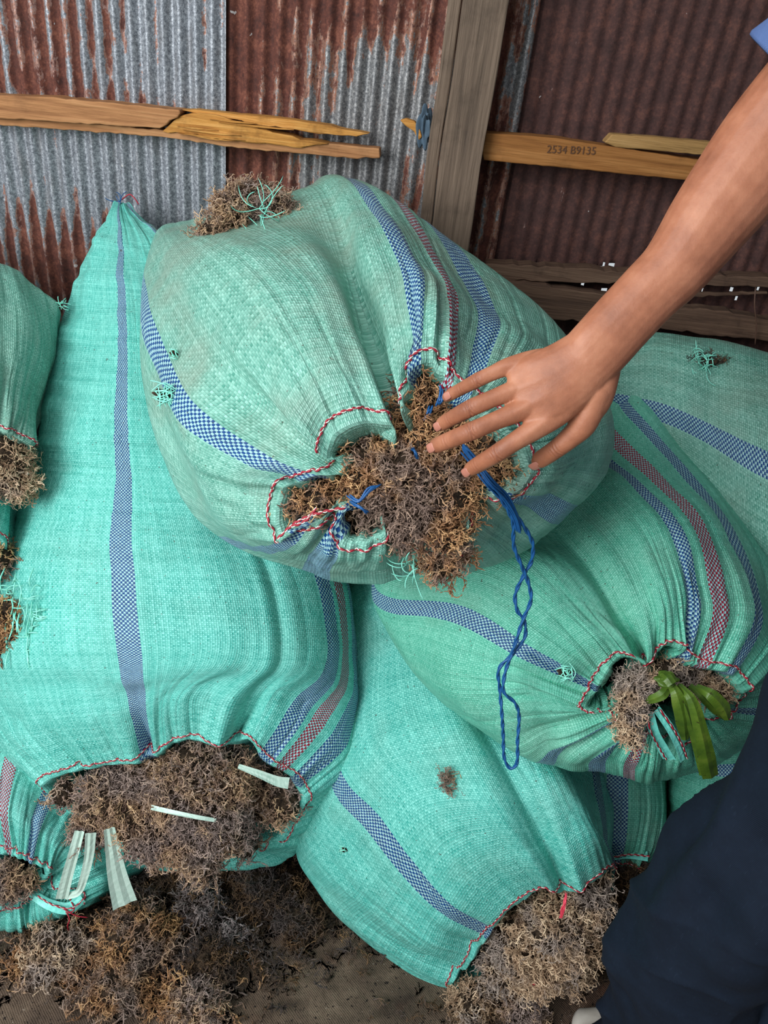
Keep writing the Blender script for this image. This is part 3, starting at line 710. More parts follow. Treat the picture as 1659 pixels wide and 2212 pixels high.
# ---- pale plastic strips
tocam = lambda p: (CAM-np.asarray(p))/np.linalg.norm(CAM-np.asarray(p))
def strip(pts, w0, w1, label, name='plastic_strip', mat=None, cr=0.0004, cat='strip', group='pale plastic strips at the mouth of the long sack', fold=0):
    p = pxpath(pts, 26); d = np.mean([q[2] for q in pts])
    wv = np.linspace(w0, w1, 26)*d/FPX
    return tag(ribbon(p, wv, tocam(p.mean(0)), mat or M_STRIP, name, None, crinkle=cr, rng=np.random.default_rng(int(pts[0][0]))), label, cat, group)
strip([(172, 1795, 1.26), (160, 1840, 1.27), (146, 1890, 1.30), (133, 1942, 1.33)], 20, 26, 'leftmost pale plastic strip hanging below the long sack mouth')
strip([(196, 1800, 1.26), (192, 1850, 1.28), (180, 1900, 1.30), (168, 1928, 1.32), (146, 1936, 1.33)], 22, 14, 'pale plastic strip with a bent end, middle of three hanging below the long sack')
strip([(236, 1790, 1.25), (244, 1840, 1.27), (254, 1895, 1.29), (270, 1955, 1.31)], 22, 52, 'pale plastic strip flared at its end, rightmost of three hanging below the long sack')
strip([(326, 1744, 1.245), (380, 1756, 1.235), (430, 1766, 1.235), (466, 1772, 1.245)], 10, 8, 'narrow pale strip lying across the seaweed in the long sack mouth')
strip([(515, 1655, 1.245), (560, 1672, 1.25), (600, 1688, 1.26), (624, 1692, 1.265)], 10, 24, 'short broad pale strip lying at the right of the long sack mouth')

# ---- S3: right sack tied with green leaves
m3 = [
 (0.000, (1396, 1440, 1.05), (1352, 1368, 1.035), (1270, 1240, 1.07), (1150, 1080, 1.17)),
 (0.035, (1408, 1425, 1.04), (1400, 1340, 1.025), (1335, 1200, 1.07), (1200, 1040, 1.18)),
 (0.075, (1440, 1392, 1.03), (1440, 1300, 1.015), (1385, 1160, 1.07), (1250, 1000, 1.19)),
 (0.110, (1478, 1400, 1.035), (1476, 1300, 1.02), (1420, 1140, 1.075), (1280, 985, 1.20)),
 (0.140, (1486, 1420, 1.045), (1506, 1290, 1.03), (1450, 1130, 1.08), (1300, 985, 1.20)),
 (0.180, (1515, 1440, 1.05), (1558, 1300, 1.04), (1495, 1120, 1.10), (1330, 955, 1.22)),
 (0.225, (1572, 1452, 1.06), (1640, 1310, 1.07), (1562, 1120, 1.14), (1370, 905, 1.25)),
 (0.265, (1592, 1482, 1.07), (1688, 1370, 1.12), (1640, 1180, 1.20), (1400, 865, 1.28)),
 (0.320, (1592, 1512, 1.08), (1700, 1460, 1.16), (1720, 1320, 1.32), (1480, 1000, 1.40)),
 (0.380, (1560, 1545, 1.10), (1655, 1560, 1.17), (1700, 1480, 1.34), (1550, 1200, 1.48)),
 (0.440, (1505, 1565, 1.12), (1560, 1640, 1.17), (1590, 1600, 1.34), (1480, 1300, 1.50)),
 (0.490, (1478, 1600, 1.11), (1460, 1672, 1.16), (1450, 1660, 1.30), (1350, 1400, 1.48)),
 (0.540, (1415, 1570, 1.10), (1405, 1668, 1.13), (1390, 1684, 1.24), (1280, 1480, 1.45)),
 (0.590, (1385, 1570, 1.08), (1320, 1645, 1.10), (1300, 1664, 1.20), (1180, 1520, 1.42)),
 (0.640, (1355, 1560, 1.06), (1225, 1628, 1.08), (1190, 1648, 1.16), (1080, 1540, 1.36)),
 (0.700, (1330, 1535, 1.05), (1200, 1570, 1.06), (1075, 1588, 1.14), (960, 1490, 1.30)),
 (0.760, (1264, 1530, 1.04), (1150, 1500, 1.05), (970, 1490, 1.13), (860, 1400, 1.24)),
 (0.830, (1286, 1492, 1.03), (1150, 1432, 1.04), (985, 1345, 1.10), (812, 1300, 1.21)),
 (0.900, (1305, 1462, 1.03), (1215, 1370, 1.03), (1060, 1260, 1.08), (860, 1215, 1.18)),
 (0.955, (1345, 1416, 1.035), (1280, 1340, 1.03), (1150, 1210, 1.07), (1000, 1110, 1.17)),
]
S3, G3, N3, q3, v3 = sack('leaf_tied_sack', 'green sack on the right tied with green leaves at its gathered mouth', [m[0] for m in m3], [[m[k] for m in m3] for k in (1, 2, 3, 4)],
    back=(1120, 960, 1.50), stripes=[(0.838, 5, BLUE), (0.135, 4, BLUE), (0.180, 5, RED), (0.226, 5, BLUE), (0.60, 5, BLUE), (0.565, 4, RED), (0.65, 5, BLUE), (0.36, 5, BLUE)],
    creases=[(0.005, 0.030, 0.009, 0.22), (0.125, 0.016, 0.008, 0.1), (0.20, 0.008, 0.006, 0.1), (0.64, 0.022, 0.009, 0.1), (0.70, 0.016, 0.008, 0.08), (0.845, 0.012, 0.008, 0.1), (0.51, 0.02, 0.01, 0.06), (0.30, 0.014, 0.01, 0.1)],
    base=srgb(76, 184, 154), pale=srgb(132, 216, 190), dirt=0.25, seed=4, NU=760, pleat=0.008, ref=2)
heap('seaweed_heap', [B(1375, 1480, 1.035, 36), B(1360, 1530, 1.045, 34), B(1355, 1575, 1.045, 20), B(1368, 1600, 1.04, 13), B(1440, 1450, 1.055, 28), B(1500, 1475, 1.07, 32), B(1550, 1490, 1.075, 28)],
     760, 0.024, SW_PALE, 'pale dried seaweed poking out of the gathered mouth of the leaf-tied sack', 'seaweed', seed=25, kind='stuff')
# green leaf tie
t = NT('green_leaf'); ob = t.coord('Object')
M_LEAF = t.out(t.mix(t.step(t.noise(ob, 130, 4, .7), .6, .68), t.ramp(t.noise(ob, 30, 4), [(.3, srgb(54, 82, 26)), (.55, srgb(84, 112, 34)), (.75, srgb(112, 132, 48))]), srgb(52, 50, 24)), .42, t.bump(t.noise(ob, 200, 3), .3, .001))
lf = tag(empty('leaf_tie'), 'bunch of long green leaf strips tied round the mouth of the right sack', 'leaf tie')
for pts, ws in [([(1446, 1470, 1.02), (1462, 1500, 1.005), (1476, 1550, 1.02), (1481, 1600, 1.05)], (14, 32, 34, 16)),
                ([(1465, 1478, 1.02), (1494, 1510, 1.00), (1515, 1580, 1.02), (1528, 1640, 1.05), (1537, 1682, 1.08)], (14, 26, 32, 40, 36)),
                ([(1452, 1476, 1.02), (1478, 1520, 1.01), (1500, 1590, 1.04), (1520, 1676, 1.08)], (10, 18, 18, 16)),
                ([(1502, 1482, 1.03), (1535, 1500, 1.01), (1562, 1528, 1.02), (1574, 1556, 1.04)], (14, 28, 32, 16)),
                ([(1490, 1480, 1.03), (1518, 1505, 1.02), (1545, 1532, 1.03), (1570, 1552, 1.05)], (12, 20, 20, 12)),
                ([(1446, 1478, 1.02), (1432, 1500, 1.01), (1405, 1512, 1.02), (1388, 1514, 1.04)], (18, 22, 18, 8)),
                ([(1466, 1484, 1.02), (1482, 1540, 1.03), (1486, 1598, 1.06)], (12, 22, 10)),
                ([(1425, 1450, 1.03), (1440, 1462, 1.005), (1452, 1478, 1.00)], (16, 24, 20))]:
    p = pxpath(pts, 24); wv = np.interp(np.linspace(0, 1, 24), np.linspace(0, 1, len(ws)), ws)*1.03/FPX
    ribbon(p, wv, tocam(p.mean(0))+np.array([0.15, 0, 0]), M_LEAF, 'leaf', lf, thick=0.0007, crinkle=0.00008, fold=0.006, rng=np.random.default_rng(len(ws)))
V, F = lump('', P(1440, 1468, 1.02), .010, None, seed=6, sc=(1.3, 1, .8)); mesh_obj('knot', V, F, M_LEAF, lf)

# ---- S4: bottom middle sack
u4 = [0, .08, .16, .20, .27, .31, .38, .45, .55, .65, .80, .92]
r4 = [
 [(975, 2130, 1.42), (1010, 2088, 1.37), (1058, 2016, 1.31), (1105, 1960, 1.28), (1180, 1917, 1.25), (1222, 1928, 1.26), (1300, 1888, 1.27), (1325, 1875, 1.33), (1320, 1940, 1.42), (1260, 2060, 1.47), (1130, 2120, 1.47), (1030, 2150, 1.45)],
 [(870, 2088, 1.43), (905, 2030, 1.34), (955, 1950, 1.27), (1010, 1880, 1.23), (1115, 1835, 1.20), (1185, 1835, 1.21), (1275, 1790, 1.21), (1310, 1820, 1.28), (1322, 1870, 1.40), (1280, 2000, 1.50), (1120, 2110, 1.53), (960, 2136, 1.49)],
 [(696, 1945, 1.47), (740, 1890, 1.37), (815, 1785, 1.29), (880, 1710, 1.24), (1020, 1690, 1.20), (1120, 1700, 1.21), (1225, 1690, 1.22), (1306, 1745, 1.31), (1322, 1760, 1.45), (1250, 1880, 1.58), (1050, 1990, 1.62), (820, 2000, 1.56)],
 [(642, 1800, 1.52), (660, 1740, 1.42), (730, 1660, 1.36), (800, 1570, 1.32), (950, 1520, 1.28), (1030, 1530, 1.29), (1150, 1560, 1.33), (1255, 1600, 1.40), (1280, 1640, 1.52), (1200, 1740, 1.68), (1000, 1820, 1.72), (760, 1820, 1.62)],
 [(670, 1520, 1.58), (700, 1460, 1.48), (750, 1390, 1.42), (800, 1350, 1.40), (900, 1330, 1.38), (960, 1340, 1.40), (1060, 1390, 1.44), (1150, 1450, 1.50), (1200, 1500, 1.60), (1100, 1600, 1.76), (900, 1650, 1.80), (740, 1610, 1.70)],
]
S4, G4, N4, q4, v4 = sack('bottom_sack', 'green sack lying lowest in the middle with pinkish thread at its open mouth', u4, r4,
    back=(850, 1280, 1.70), stripes=[(0.158, 6, BLUE), (0.455, 6, BLUE)], creases=[(0.31, 0.025, 0.012, 0.25), (0.12, 0.012, 0.01, 0.12), (0.05, 0.01, 0.01, 0.1)],
    dirt=0.18, seed=6, NU=700, ref=2)
heap('seaweed_heap', [B(1120, 2040, 1.31, 62), B(1200, 1990, 1.28, 62), B(1260, 1950, 1.29, 48), B(1170, 2070, 1.32, 60), B(1240, 2030, 1.31, 55), B(1085, 2085, 1.35, 42), B(1230, 2090, 1.36, 40), B(1140, 2120, 1.36, 34), B(1290, 1910, 1.31, 26)],
     1900, 0.031, SW_PALE, 'pale tan dried seaweed bursting from the mouth of the bottom middle sack', 'seaweed', seed=35, kind='stuff')
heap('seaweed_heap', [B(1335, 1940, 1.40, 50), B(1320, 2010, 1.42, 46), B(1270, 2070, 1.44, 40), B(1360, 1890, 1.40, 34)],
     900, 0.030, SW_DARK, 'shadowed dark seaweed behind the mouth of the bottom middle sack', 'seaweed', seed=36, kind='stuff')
heap('seaweed_tuft', [(P(962, 1680, 1.212), .009, (1.2, 1, 1)), (P(974, 1698, 1.212), .009, (1.5, 1, .7))], 60, 0.016, SW_MAIN, 'tiny brown scrap of seaweed stuck on the side of the bottom middle sack', 'seaweed', seed=37, core=False)
for nm, pts, lb in [('pink_twine', [(1224, 1928, 1.245), (1222, 1945, 1.235), (1216, 1962, 1.235), (1212, 1984, 1.25)], 'short pink-red twine end hanging at the upper lip of the bottom middle sack'),
                    ('pink_twine', [(1165, 2100, 1.33), (1158, 2115, 1.325), (1152, 2132, 1.33)], 'frayed pink twine end below the seaweed of the bottom middle sack')]:
    parts = [tube(pxpath([(x+random.uniform(-4, 4), y, d) for x, y, d in pts], 12), .0012, 5) for _ in range(5)]
    V, F = merge(parts); tag(mesh_obj(nm, V, F, M_PINK), lb, 'twine', 'pink twine ends on the bottom middle sack')

# ---- S5: bottom left sack
m5 = [
 (.00, (-60, 1905, 1.42), (-120, 1850, 1.45), (-150, 1700, 1.50)), (.10, (-20, 1850, 1.38), (-60, 1740, 1.36), (-40, 1560, 1.42)),
 (.20, (18, 1848, 1.36), (10, 1740, 1.34), (36, 1570, 1.44)), (.28, (62, 1862, 1.36), (78, 1780, 1.35), (125, 1640, 1.46)),
 (.35, (112, 1886, 1.38), (135, 1825, 1.375), (230, 1700, 1.50)), (.45, (92, 1912, 1.42), (190, 1862, 1.42), (330, 1800, 1.60)),
 (.55, (172, 1932, 1.42), (236, 1905, 1.45), (330, 1850, 1.62)), (.65, (150, 1962, 1.415), (196, 1954, 1.44), (250, 1900, 1.64)),
 (.75, (85, 1946, 1.40), (104, 1992, 1.43), (150, 1950, 1.66)), (.85, (25, 1950, 1.39), (24, 2014, 1.41), (30, 1980, 1.66)),
 (.93, (-30, 1950, 1.39), (-80, 1985, 1.42), (-100, 1900, 1.60))]
S5, *_ = sack('corner_sack', 'green sack at the bottom left corner below the long sack', [m[0] for m in m5], [[m[k] for m in m5] for k in (1, 2, 3)],
    back=(60, 1480, 1.74), stripes=[(0.195, 5, RED), (0.28, 5, BLUE), (0.12, 5, BLUE)], creases=[(0.45, .02, .012, .06), (0.38, .01, .01, .06), (0.7, .02, .012, .05), (0.8, .02, .012, .05)], dirt=0.12, seed=9, NU=460, pleat=.01, ref=2)
heap('seaweed_heap', [B(20, 1905, 1.375, 34), B(60, 1905, 1.39, 20), B(-30, 1910, 1.38, 34)], 420, 0.028, SW_GREY, 'small patch of brown seaweed in the mouth of the bottom left sack', 'seaweed', seed=45, kind='stuff')
V, F = merge([tube(pxpath([(138, 1962, 1.40), (150, 1985, 1.395), (146, 2000, 1.40), (150, 2015, 1.41)], 20), .0013, 5), tube(pxpath([(100, 1940, 1.41), (140, 1965, 1.395), (165, 1978, 1.40), (190, 1982, 1.41)], 24), .0013, 5),
              tube(pxpath([(150, 1940, 1.41), (160, 1965, 1.395), (140, 1975, 1.40)], 20), .0013, 5)])
mesh_obj('stitching_tail', V, F, M_RED, S5)

# ---- S6, S7: sacks at the left edge
u6 = [0, .15, .3, .4, .5, .65, .8]
r6 = [
 [(-160, 1000, 1.25), (-80, 950, 1.2), (0, 932, 1.2), (48, 950, 1.22), (60, 1000, 1.28), (20, 1082, 1.33), (-80, 1090, 1.33)],
 [(-240, 900, 1.3), (-100, 840, 1.18), (10, 850, 1.18), (64, 870, 1.24), (76, 930, 1.33), (30, 1050, 1.40), (-100, 1090, 1.40)],
 [(-300, 700, 1.33), (-120, 660, 1.22), (20, 690, 1.24), (100, 740, 1.29), (118, 780, 1.36), (60, 880, 1.48), (-100, 930, 1.48)],
 [(-280, 570, 1.36), (-120, 530, 1.32), (0, 568, 1.31), (72, 614, 1.33), (134, 664, 1.36), (100, 720, 1.43), (-100, 720, 1.43)],
]
S6, *_ = sack('left_edge_sack', 'green sack at the left edge of the photo leaning on the corrugated wall', u6, r6, back=(-60, 590, 1.425), stripes=[(0.02, 5, BLUE)], base=GRN, pale=GRNP, dirt=.3, seed=10, NU=320, ref=2, creases=[(.3, .008, .02, .2)])
fibres(S6, P(128, 655, 1.35), 10, 0.02, .004, M_FIBRE, 9, (1, -1, 1))
heap('seaweed_heap', [B(10, 985, 1.215, 52), B(30, 1030, 1.24, 40), B(-50, 1010, 1.22, 60), B(45, 1060, 1.27, 20)], 700, 0.030, SW_PALE, 'brown seaweed poking out of the left edge sack, beside the long sack', 'seaweed', seed=46, kind='stuff')
r7 = [[(x-45, y+215, d+.07) for x, y, d in r] for r in r6]
S7, *_ = sack('low_left_sack', 'partly hidden green sack below the left edge sack', u6, r7, back=(-105, 805, 1.52), base=TEAL, pale=TEALP, dirt=.2, seed=11, NU=320, ref=2)
heap('seaweed_heap', [B(-5, 1205, 1.30, 32), B(-60, 1220, 1.30, 50)], 260, 0.030, SW_MAIN, 'dark seaweed at the left edge above the frayed tear of the long sack', 'seaweed', seed=47, kind='stuff')

# ---- S8: back right, S9 behind the bottom sack, S10 lower right
u2e = [i/16 for i in range(16)]
S8, G8, *_ = sack('back_right_sack', 'green sack lying against the dark wall behind the forearm with a small tear on top', u2e,
    [ering((1230, 1010), (1240, 960), 1.40, .02, .02), ering((1270, 1010), (1270, 770), 1.40, .09, .06), ering((1400, 1110), (1400, 722), 1.39, .13, .07), ering((1500, 1180), (1500, 735), 1.37, .15, .09), ering((1620, 1330), (1640, 756), 1.36, .17, .10), ering((1750, 1420), (1780, 800), 1.36, .17, .10)],
    back=(1960, 1150, 1.40), stripes=[(0.275, 5, BLUE)], base=GRN, pale=GRNP, dirt=.35, seed=12, NU=460, stitch=False, rim=False, ref=3)
heap('seaweed_tuft', [(P(1530, 780, 1.275), .012, (2.2, 1, .5))], 60, .018, SW_DARK, 'dark seaweed showing in the tear on top of the back right sack', 'seaweed', seed=48, core=False)
fibres(S8, P(1510, 786, 1.262), 24, .03, .010, M_FIBRE, 12, (-1, -1, .2))
S9, *_ = sack('shadowed_sack', 'shadowed green sack squeezed behind the bottom middle sack, with a blue stripe', u2e,
    [ering((1210, 1868), (1398, 1872), 1.47, .06, .05), ering((1190, 1820), (1428, 1826), 1.47, .09, .07), ering((1180, 1740), (1440, 1750), 1.50, .11, .08), ering((1190, 1640), (1436, 1640), 1.54, .12, .08), ering((1220, 1540), (1420, 1540), 1.60, .10, .06)],
    back=(1320, 1400, 1.64), stripes=[(0.275, 6, BLUE)], base=srgb(76, 176, 150), pale=srgb(120, 204, 180), dirt=.3, seed=13, NU=360, ref=2)
S10, *_ = sack('low_right_sack', 'dark green sack in the shade under the leaf-tied sack, beside the jeans', u2e,
    [ering((1440, 1730), (1450, 1640), 1.60, .01, .01), ering((1452, 1805), (1470, 1600), 1.58, .10, .06), ering((1560, 1930), (1570, 1570), 1.56, .15, .10), ering((1700, 1980), (1700, 1540), 1.54, .16, .10), ering((1850, 1900), (1850, 1600), 1.52, .10, .08)],
    back=(1900, 1700, 1.50), stripes=[(0.33, 4, BLUE)], base=srgb(70, 170, 146), pale=srgb(112, 200, 176), dirt=.2, seed=14, NU=360, stitch=False, rim=False, ref=2)

# ---- tears, loose stitching and hem flaps
def tear(parent, px, py, d, w, seed, n=14):
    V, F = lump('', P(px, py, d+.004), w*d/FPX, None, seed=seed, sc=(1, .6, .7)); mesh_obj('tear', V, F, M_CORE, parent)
    rg = np.random.default_rng(seed); pt = []
    for _ in range(n):
        y = py+rg.uniform(-1, 1)*w; x = px+rg.normal()*w*.2; e = rg.uniform(.5, 1.5)*w; j = rg.normal(size=3)*w*.35
        q_ = [(x-e, y+j[0], d-.001), (x, y+j[1], d-.007), (x+e, y+j[2], d-.002)] if rg.random() < .6 else [(y-py+px-w*.3, py-e, d-.001), (y-py+px+j[0], py, d-.006), (y-py+px+j[1], py+e, d-.002)]
        pt.append(tube(pxpath(q_, 9), .0008, 4))
    V, F = merge(pt); mesh_obj('frayed_tape', V, F, M_FIBRE, parent)
tear(S1, 356, 855, .985, 20, 21, 20); tear(S1, 376, 764, 1.005, 9, 22, 6); tear(S3, 1222, 1452, 1.02, 16, 23, 18)
tear(S4, 742, 1836, 1.27, 8, 24, 6); tear(S8, 1532, 782, 1.262, 16, 25, 10)
def stitch_line(parent, pts, n=60):
    p = pxpath(pts, n); L = np.linalg.norm(np.diff(p, axis=0), axis=1).sum(); ph = np.linspace(0, L/.0125*6.283, n)
    w_ = Uv*np.sin(ph)[:, None]*.0009
    V1, F1 = tube(p+w_, .0013*(.5+.7*np.abs(np.sin(ph/2))), 5); V2, F2 = tube(p-w_*1.3, .0007, 5); V, F = merge([(V1, F1), (V2, F2)])
    mesh_obj('stitching_tail', V, F, [M_RED, M_WHITE], parent, midx=[0]*len(F1)+[1]*len(F2))
stitch_line(S1, [(598, 1165, .846), (640, 1128, .838), (690, 1108, .832), (748, 1096, .832)]); stitch_line(S1, [(628, 1138, .838), (660, 1125, .834), (684, 1096, .832)], 30)
M_HEM = thread_material('folded_hem', TEAL, tuple(v*1.25 for v in TEALP), .4)
def hem_flap(parent, pts, w, side, fold=.004):
    p = pxpath(pts, 24); d = pts[0][2]
    ribbon(p, w*d/FPX*np.linspace(.7, 1, 24), tocam(p[12])+np.array([.5*side, 0, 0]), M_HEM, 'hem_flap', parent, crinkle=.0004, fold=fold, rng=np.random.default_rng(int(pts[0][0])))
    stitch_line(parent, [(x+w*.2*side, y, d_-.006) for x, y, d_ in pts], 50)
hem_flap(S3, [(1402, 1540, 1.055), (1412, 1580, 1.06), (1430, 1615, 1.075), (1446, 1642, 1.09)], 30, -1)
hem_flap(S3, [(1420, 1532, 1.05), (1448, 1572, 1.055), (1468, 1608, 1.07), (1480, 1640, 1.09)], 26, 1)
hem_flap(S5, [(75, 1935, 1.40), (110, 1955, 1.395), (150, 1962, 1.40), (178, 1940, 1.41)], 26, 1)
hem_flap(S9, [(1320, 1852, 1.40), (1355, 1846, 1.395), (1400, 1850, 1.40)], 20, 1)

# ================================================================= BLUE TWINE
rng = np.random.default_rng(12); parts = []
def rope(pts, n, r, offs=0.0, ph0=0, strands=2, turns=14):
    p = pxpath(pts, n); out = []
    T = np.gradient(p, axis=0); T /= np.linalg.norm(T, axis=1)[:, None]; A = np.cross(T, Fv); A /= np.linalg.norm(A, axis=1)[:, None]; Bn = np.cross(T, A)
    for s in range(strands):
        a = np.linspace(0, turns*2*np.pi, n)+s*2*np.pi/strands+ph0
        out.append(tube(p+(A*np.cos(a)[:, None]+Bn*np.sin(a)[:, None])*r*0.6, r, 6))
    return out
k = .92
parts += rope([(1060, 1040, .81), (1098, 1085, .835), (1120, 1120, .855), (1150, 1172, .885), (1148, 1212, .905), (1135, 1236, .915), (1113, 1285, .935), (1118, 1320, .945), (1132, 1340, .955), (1134, 1375, .965), (1110, 1410, .975), (1078, 1445, .985), (1080, 1490, 1.0), (1084, 1540, 1.01), (1087, 1590, 1.03), (1090, 1640, 1.045), (1103, 1660, 1.05), (1116, 1650, 1.045), (1118, 1600, 1.03), (1121, 1545, 1.015), (1112, 1518, 1.0), (1088, 1494, .99), (1092, 1450, .98), (1106, 1412, .97), (1117, 1378, .96), (1130, 1338, .95), (1147, 1295, .935), (1140, 1255, .92), (1128, 1225, .905), (1110, 1180, .885), (1108, 1130, .86), (1090, 1090, .835), (1055, 1045, .81)], 700, .0017, turns=26)
for s in range(16):
    o = rng.normal(size=2)*5; o2 = rng.normal(size=2)*6
    parts.append(tube(pxpath([(1000+o2[0], 965+o2[1], .82), (1025+o[0], 1000+o[1], .80), (1052+o2[0], 1032+o2[1], .80), (1088+o[0], 1075+o[1], .825), (1112+o[0]*.6, 1115+o[1]*.6, .848), (1122+o[0]*.5, 1150+o[1]*.5, .865)], 40), .0012, 5))
V, F = merge(parts); tag(mesh_obj('twine', V, F, M_TWINE), 'blue twisted twine looping down from under the hand over the sacks', 'twine')
for i, pts in enumerate([[(752, 1072, .835), (772, 1082, .828), (800, 1060, .826), (822, 1050, .832)], [(918, 905, .835), (926, 890, .832), (935, 878, .836)], [(885, 968, .832), (898, 978, .826), (902, 990, .832)], [(760, 1085, .838), (780, 1096, .83), (796, 1110, .836)], [(955, 838, .838), (952, 862, .834), (946, 872, .838)]]):
    V, F = merge([tube(pxpath([(x+rng.normal()*3, y+rng.normal()*3, d) for x, y, d in pts], 14), .0013, 5) for _ in range(4)])
    tag(mesh_obj('twine_scrap', V, F, M_TWINE), ['blue twine scrap at the lower left of the top sack seaweed', 'blue twine scrap beside the ring fingertip', 'tiny blue twine scrap left of the middle fingertip', 'blue twine scrap by the crossed red stitching of the top sack', 'dark blue twine scrap at the tip of the little finger'][i], 'twine', 'blue twine scraps in the seaweed')

# ================================================================= FLOOR SEAWEED
def litter(name, label, n, fn, size, mat, seed, kind='stuff'):
    rng = np.random.default_rng(seed); pos, nr = [], []
    while len(pos) < n:
        px, py = rng.uniform(-120, 1350), rng.uniform(1820, 2330)
        if rng.random() < fn(px, py):
            p = onfloor(px, py); p = p+np.array([0, 0, rng.exponential(.010)+.004]); pos.append(p); nr.append(np.array([0, 0, 1.0]))
    V, F, T = twigs_at(np.array(pos), np.array(nr), size, rng, 1.4)
    V[:, 2] = np.maximum(V[:, 2], 0.0005)
    return tag(mesh_obj(name, V, F, [mat], attrs={'tint': T}), label, 'seaweed', None, kind)
g = lambda x, y, cx, cy, rx, ry: math.exp(-((x-cx)/rx)**2-((y-cy)/ry)**2)*(0 if (x < 130 and y > 2120+x*.1) else 1)
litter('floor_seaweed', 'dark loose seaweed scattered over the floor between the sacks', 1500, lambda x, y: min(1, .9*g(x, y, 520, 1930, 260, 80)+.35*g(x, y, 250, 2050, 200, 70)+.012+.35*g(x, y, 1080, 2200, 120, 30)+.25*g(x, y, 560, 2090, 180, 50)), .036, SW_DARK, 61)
litter('floor_seaweed', 'brown curly seaweed heap spread on the floor at the bottom left', 620, lambda x, y: min(1, g(x, y, 260, 2120, 150, 55)+.9*g(x, y, 60, 2085, 90, 22)+.3*g(x, y, 400, 2190, 110, 30)), .038, SW_GOLD, 62)
def tuft(px, py, r, mat, label, seed, n=260, size=.032, fl=.8):
    c = onfloor(px, py); c[2] = r*fl*0.8
    return heap('seaweed_tuft', [(c, r, (1, 1, fl)), (c+np.array([r*.7, r*.2, -r*.25]), r*.7, (1, 1, fl))], n, size, mat, label, 'seaweed', seed=seed, core=True, group='seaweed tufts on the floor')
tuft(120, 2070, .045, SW_PALE, 'pale tan seaweed tuft on the floor, leftmost of the floor tufts', 71)
tuft(285, 2045, .055, SW_GOLD, 'round golden-brown ball of seaweed on the floor below the pale strips', 72, 420)
tuft(425, 1965, .032, SW_PURP, 'purple-grey seaweed tuft on the dark floor under the long sack', 73)
tuft(500, 2040, .022, SW_PURP, 'small greyish seaweed tuft on the floor right of the purple-grey one', 74, 130)
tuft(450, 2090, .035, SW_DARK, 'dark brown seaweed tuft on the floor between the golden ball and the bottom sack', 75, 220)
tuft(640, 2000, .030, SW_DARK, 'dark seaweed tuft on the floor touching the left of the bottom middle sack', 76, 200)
tuft(420, 2180, .032, SW_GREY, 'greyish seaweed tuft on the floor at the bottom edge', 77, 220)
tuft(250, 2140, .034, SW_GOLD, 'orange-brown seaweed tuft on the floor in front of the golden ball', 78, 300)
tuft(1010, 2175, .030, SW_PALE, 'pale seaweed tuft fallen below the left lip of the bottom middle sack', 79, 220)
tuft(1120, 2195, .030, SW_GREY, 'grey seaweed tuft on the floor under the mouth of the bottom middle sack', 80, 220)
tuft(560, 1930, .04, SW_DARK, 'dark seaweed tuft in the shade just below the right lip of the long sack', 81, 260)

# ================================================================= PERSON
def section_chain(pts, ref, n=None, sides=24):
    """pts: (P3, half width, half height); closed lofted solid with rounded caps"""
    C = np.array([p[0] for p in pts], float); Wd = np.array([p[1] for p in pts]); Hd = np.array([p[2] for p in pts])
    L = np.concatenate([[0], np.cumsum(np.linalg.norm(np.diff(C, axis=0), axis=1))]); n = n or max(12, int(L[-1]/0.004))
    q = np.linspace(0, L[-1], n); c = hermite(L, C, q); wd = hermite(L, Wd[:, None], q)[:, 0]; hd = hermite(L, Hd[:, None], q)[:, 0]
    T = np.gradient(c, axis=0); T /= np.linalg.norm(T, axis=1)[:, None]
    # round caps
    m = 6; a = np.linspace(0, np.pi/2, m+1)[:-1]
    pre = [(c[0]-T[0]*hd[0]*math.cos(x), T[0], wd[0]*math.sin(x)+1e-5, hd[0]*math.sin(x)+1e-5) for x in a]
    post_ = [(c[-1]+T[-1]*hd[-1]*math.cos(x), T[-1], wd[-1]*math.sin(x)+1e-5, hd[-1]*math.sin(x)+1e-5) for x in a[::-1]]
    rows = pre+[(c[i], T[i], wd[i], hd[i]) for i in range(n)]+post_
    th = np.arange(sides)/sides*2*np.pi; V = []
    for cc, tt, ww, hh in rows:
        nn = ref-tt*(ref@tt); nn /= np.linalg.norm(nn); ss = np.cross(tt, nn)
        V.append(cc+ss*(ww*np.cos(th))[:, None]+nn*(hh*np.sin(th))[:, None])
    V = np.array(V); k = len(V); i = np.arange(k-1)[:, None]; j = np.arange(sides)[None]; j2 = (j+1) % sides
    F = np.stack([i*sides+j, i*sides+j2, (i+1)*sides+j2, (i+1)*sides+j], -1).reshape(-1, 4)
    F = [list(f) for f in F]+[list(range(sides))[::-1], list(range((k-1)*sides, k*sides))]
    return V.reshape(-1, 3), F
def remeshed(name, chains, vox, smooth_it, mat, parent):
    Vs, Fs, k = [], [], 0
    for V, F in chains: Vs.append(V); Fs += [[i+k for i in f] for f in F]; k += len(V)
    me = bpy.data.meshes.new(name); me.from_pydata([tuple(v) for v in np.concatenate(Vs)], [], Fs)
    tmp = bpy.data.objects.new('tmp', me); COL.objects.link(tmp)
    r = tmp.modifiers.new('r', 'REMESH'); r.mode = 'VOXEL'; r.voxel_size = vox
    s = tmp.modifiers.new('s', 'SMOOTH'); s.factor = .5; s.iterations = smooth_it
    dg = bpy.context.evaluated_depsgraph_get(); nm = bpy.data.meshes.new_from_object(tmp.evaluated_get(dg)); bpy.data.objects.remove(tmp)
    nm.materials.clear(); nm.materials.append(mat); nm.polygons.foreach_set('use_smooth', np.ones(len(nm.polygons), bool))
    nm.name = name; return link(bpy.data.objects.new(name, nm), parent)
t = NT('skin'); ob = t.coord('Object')
kn = t.attr('knuckle')
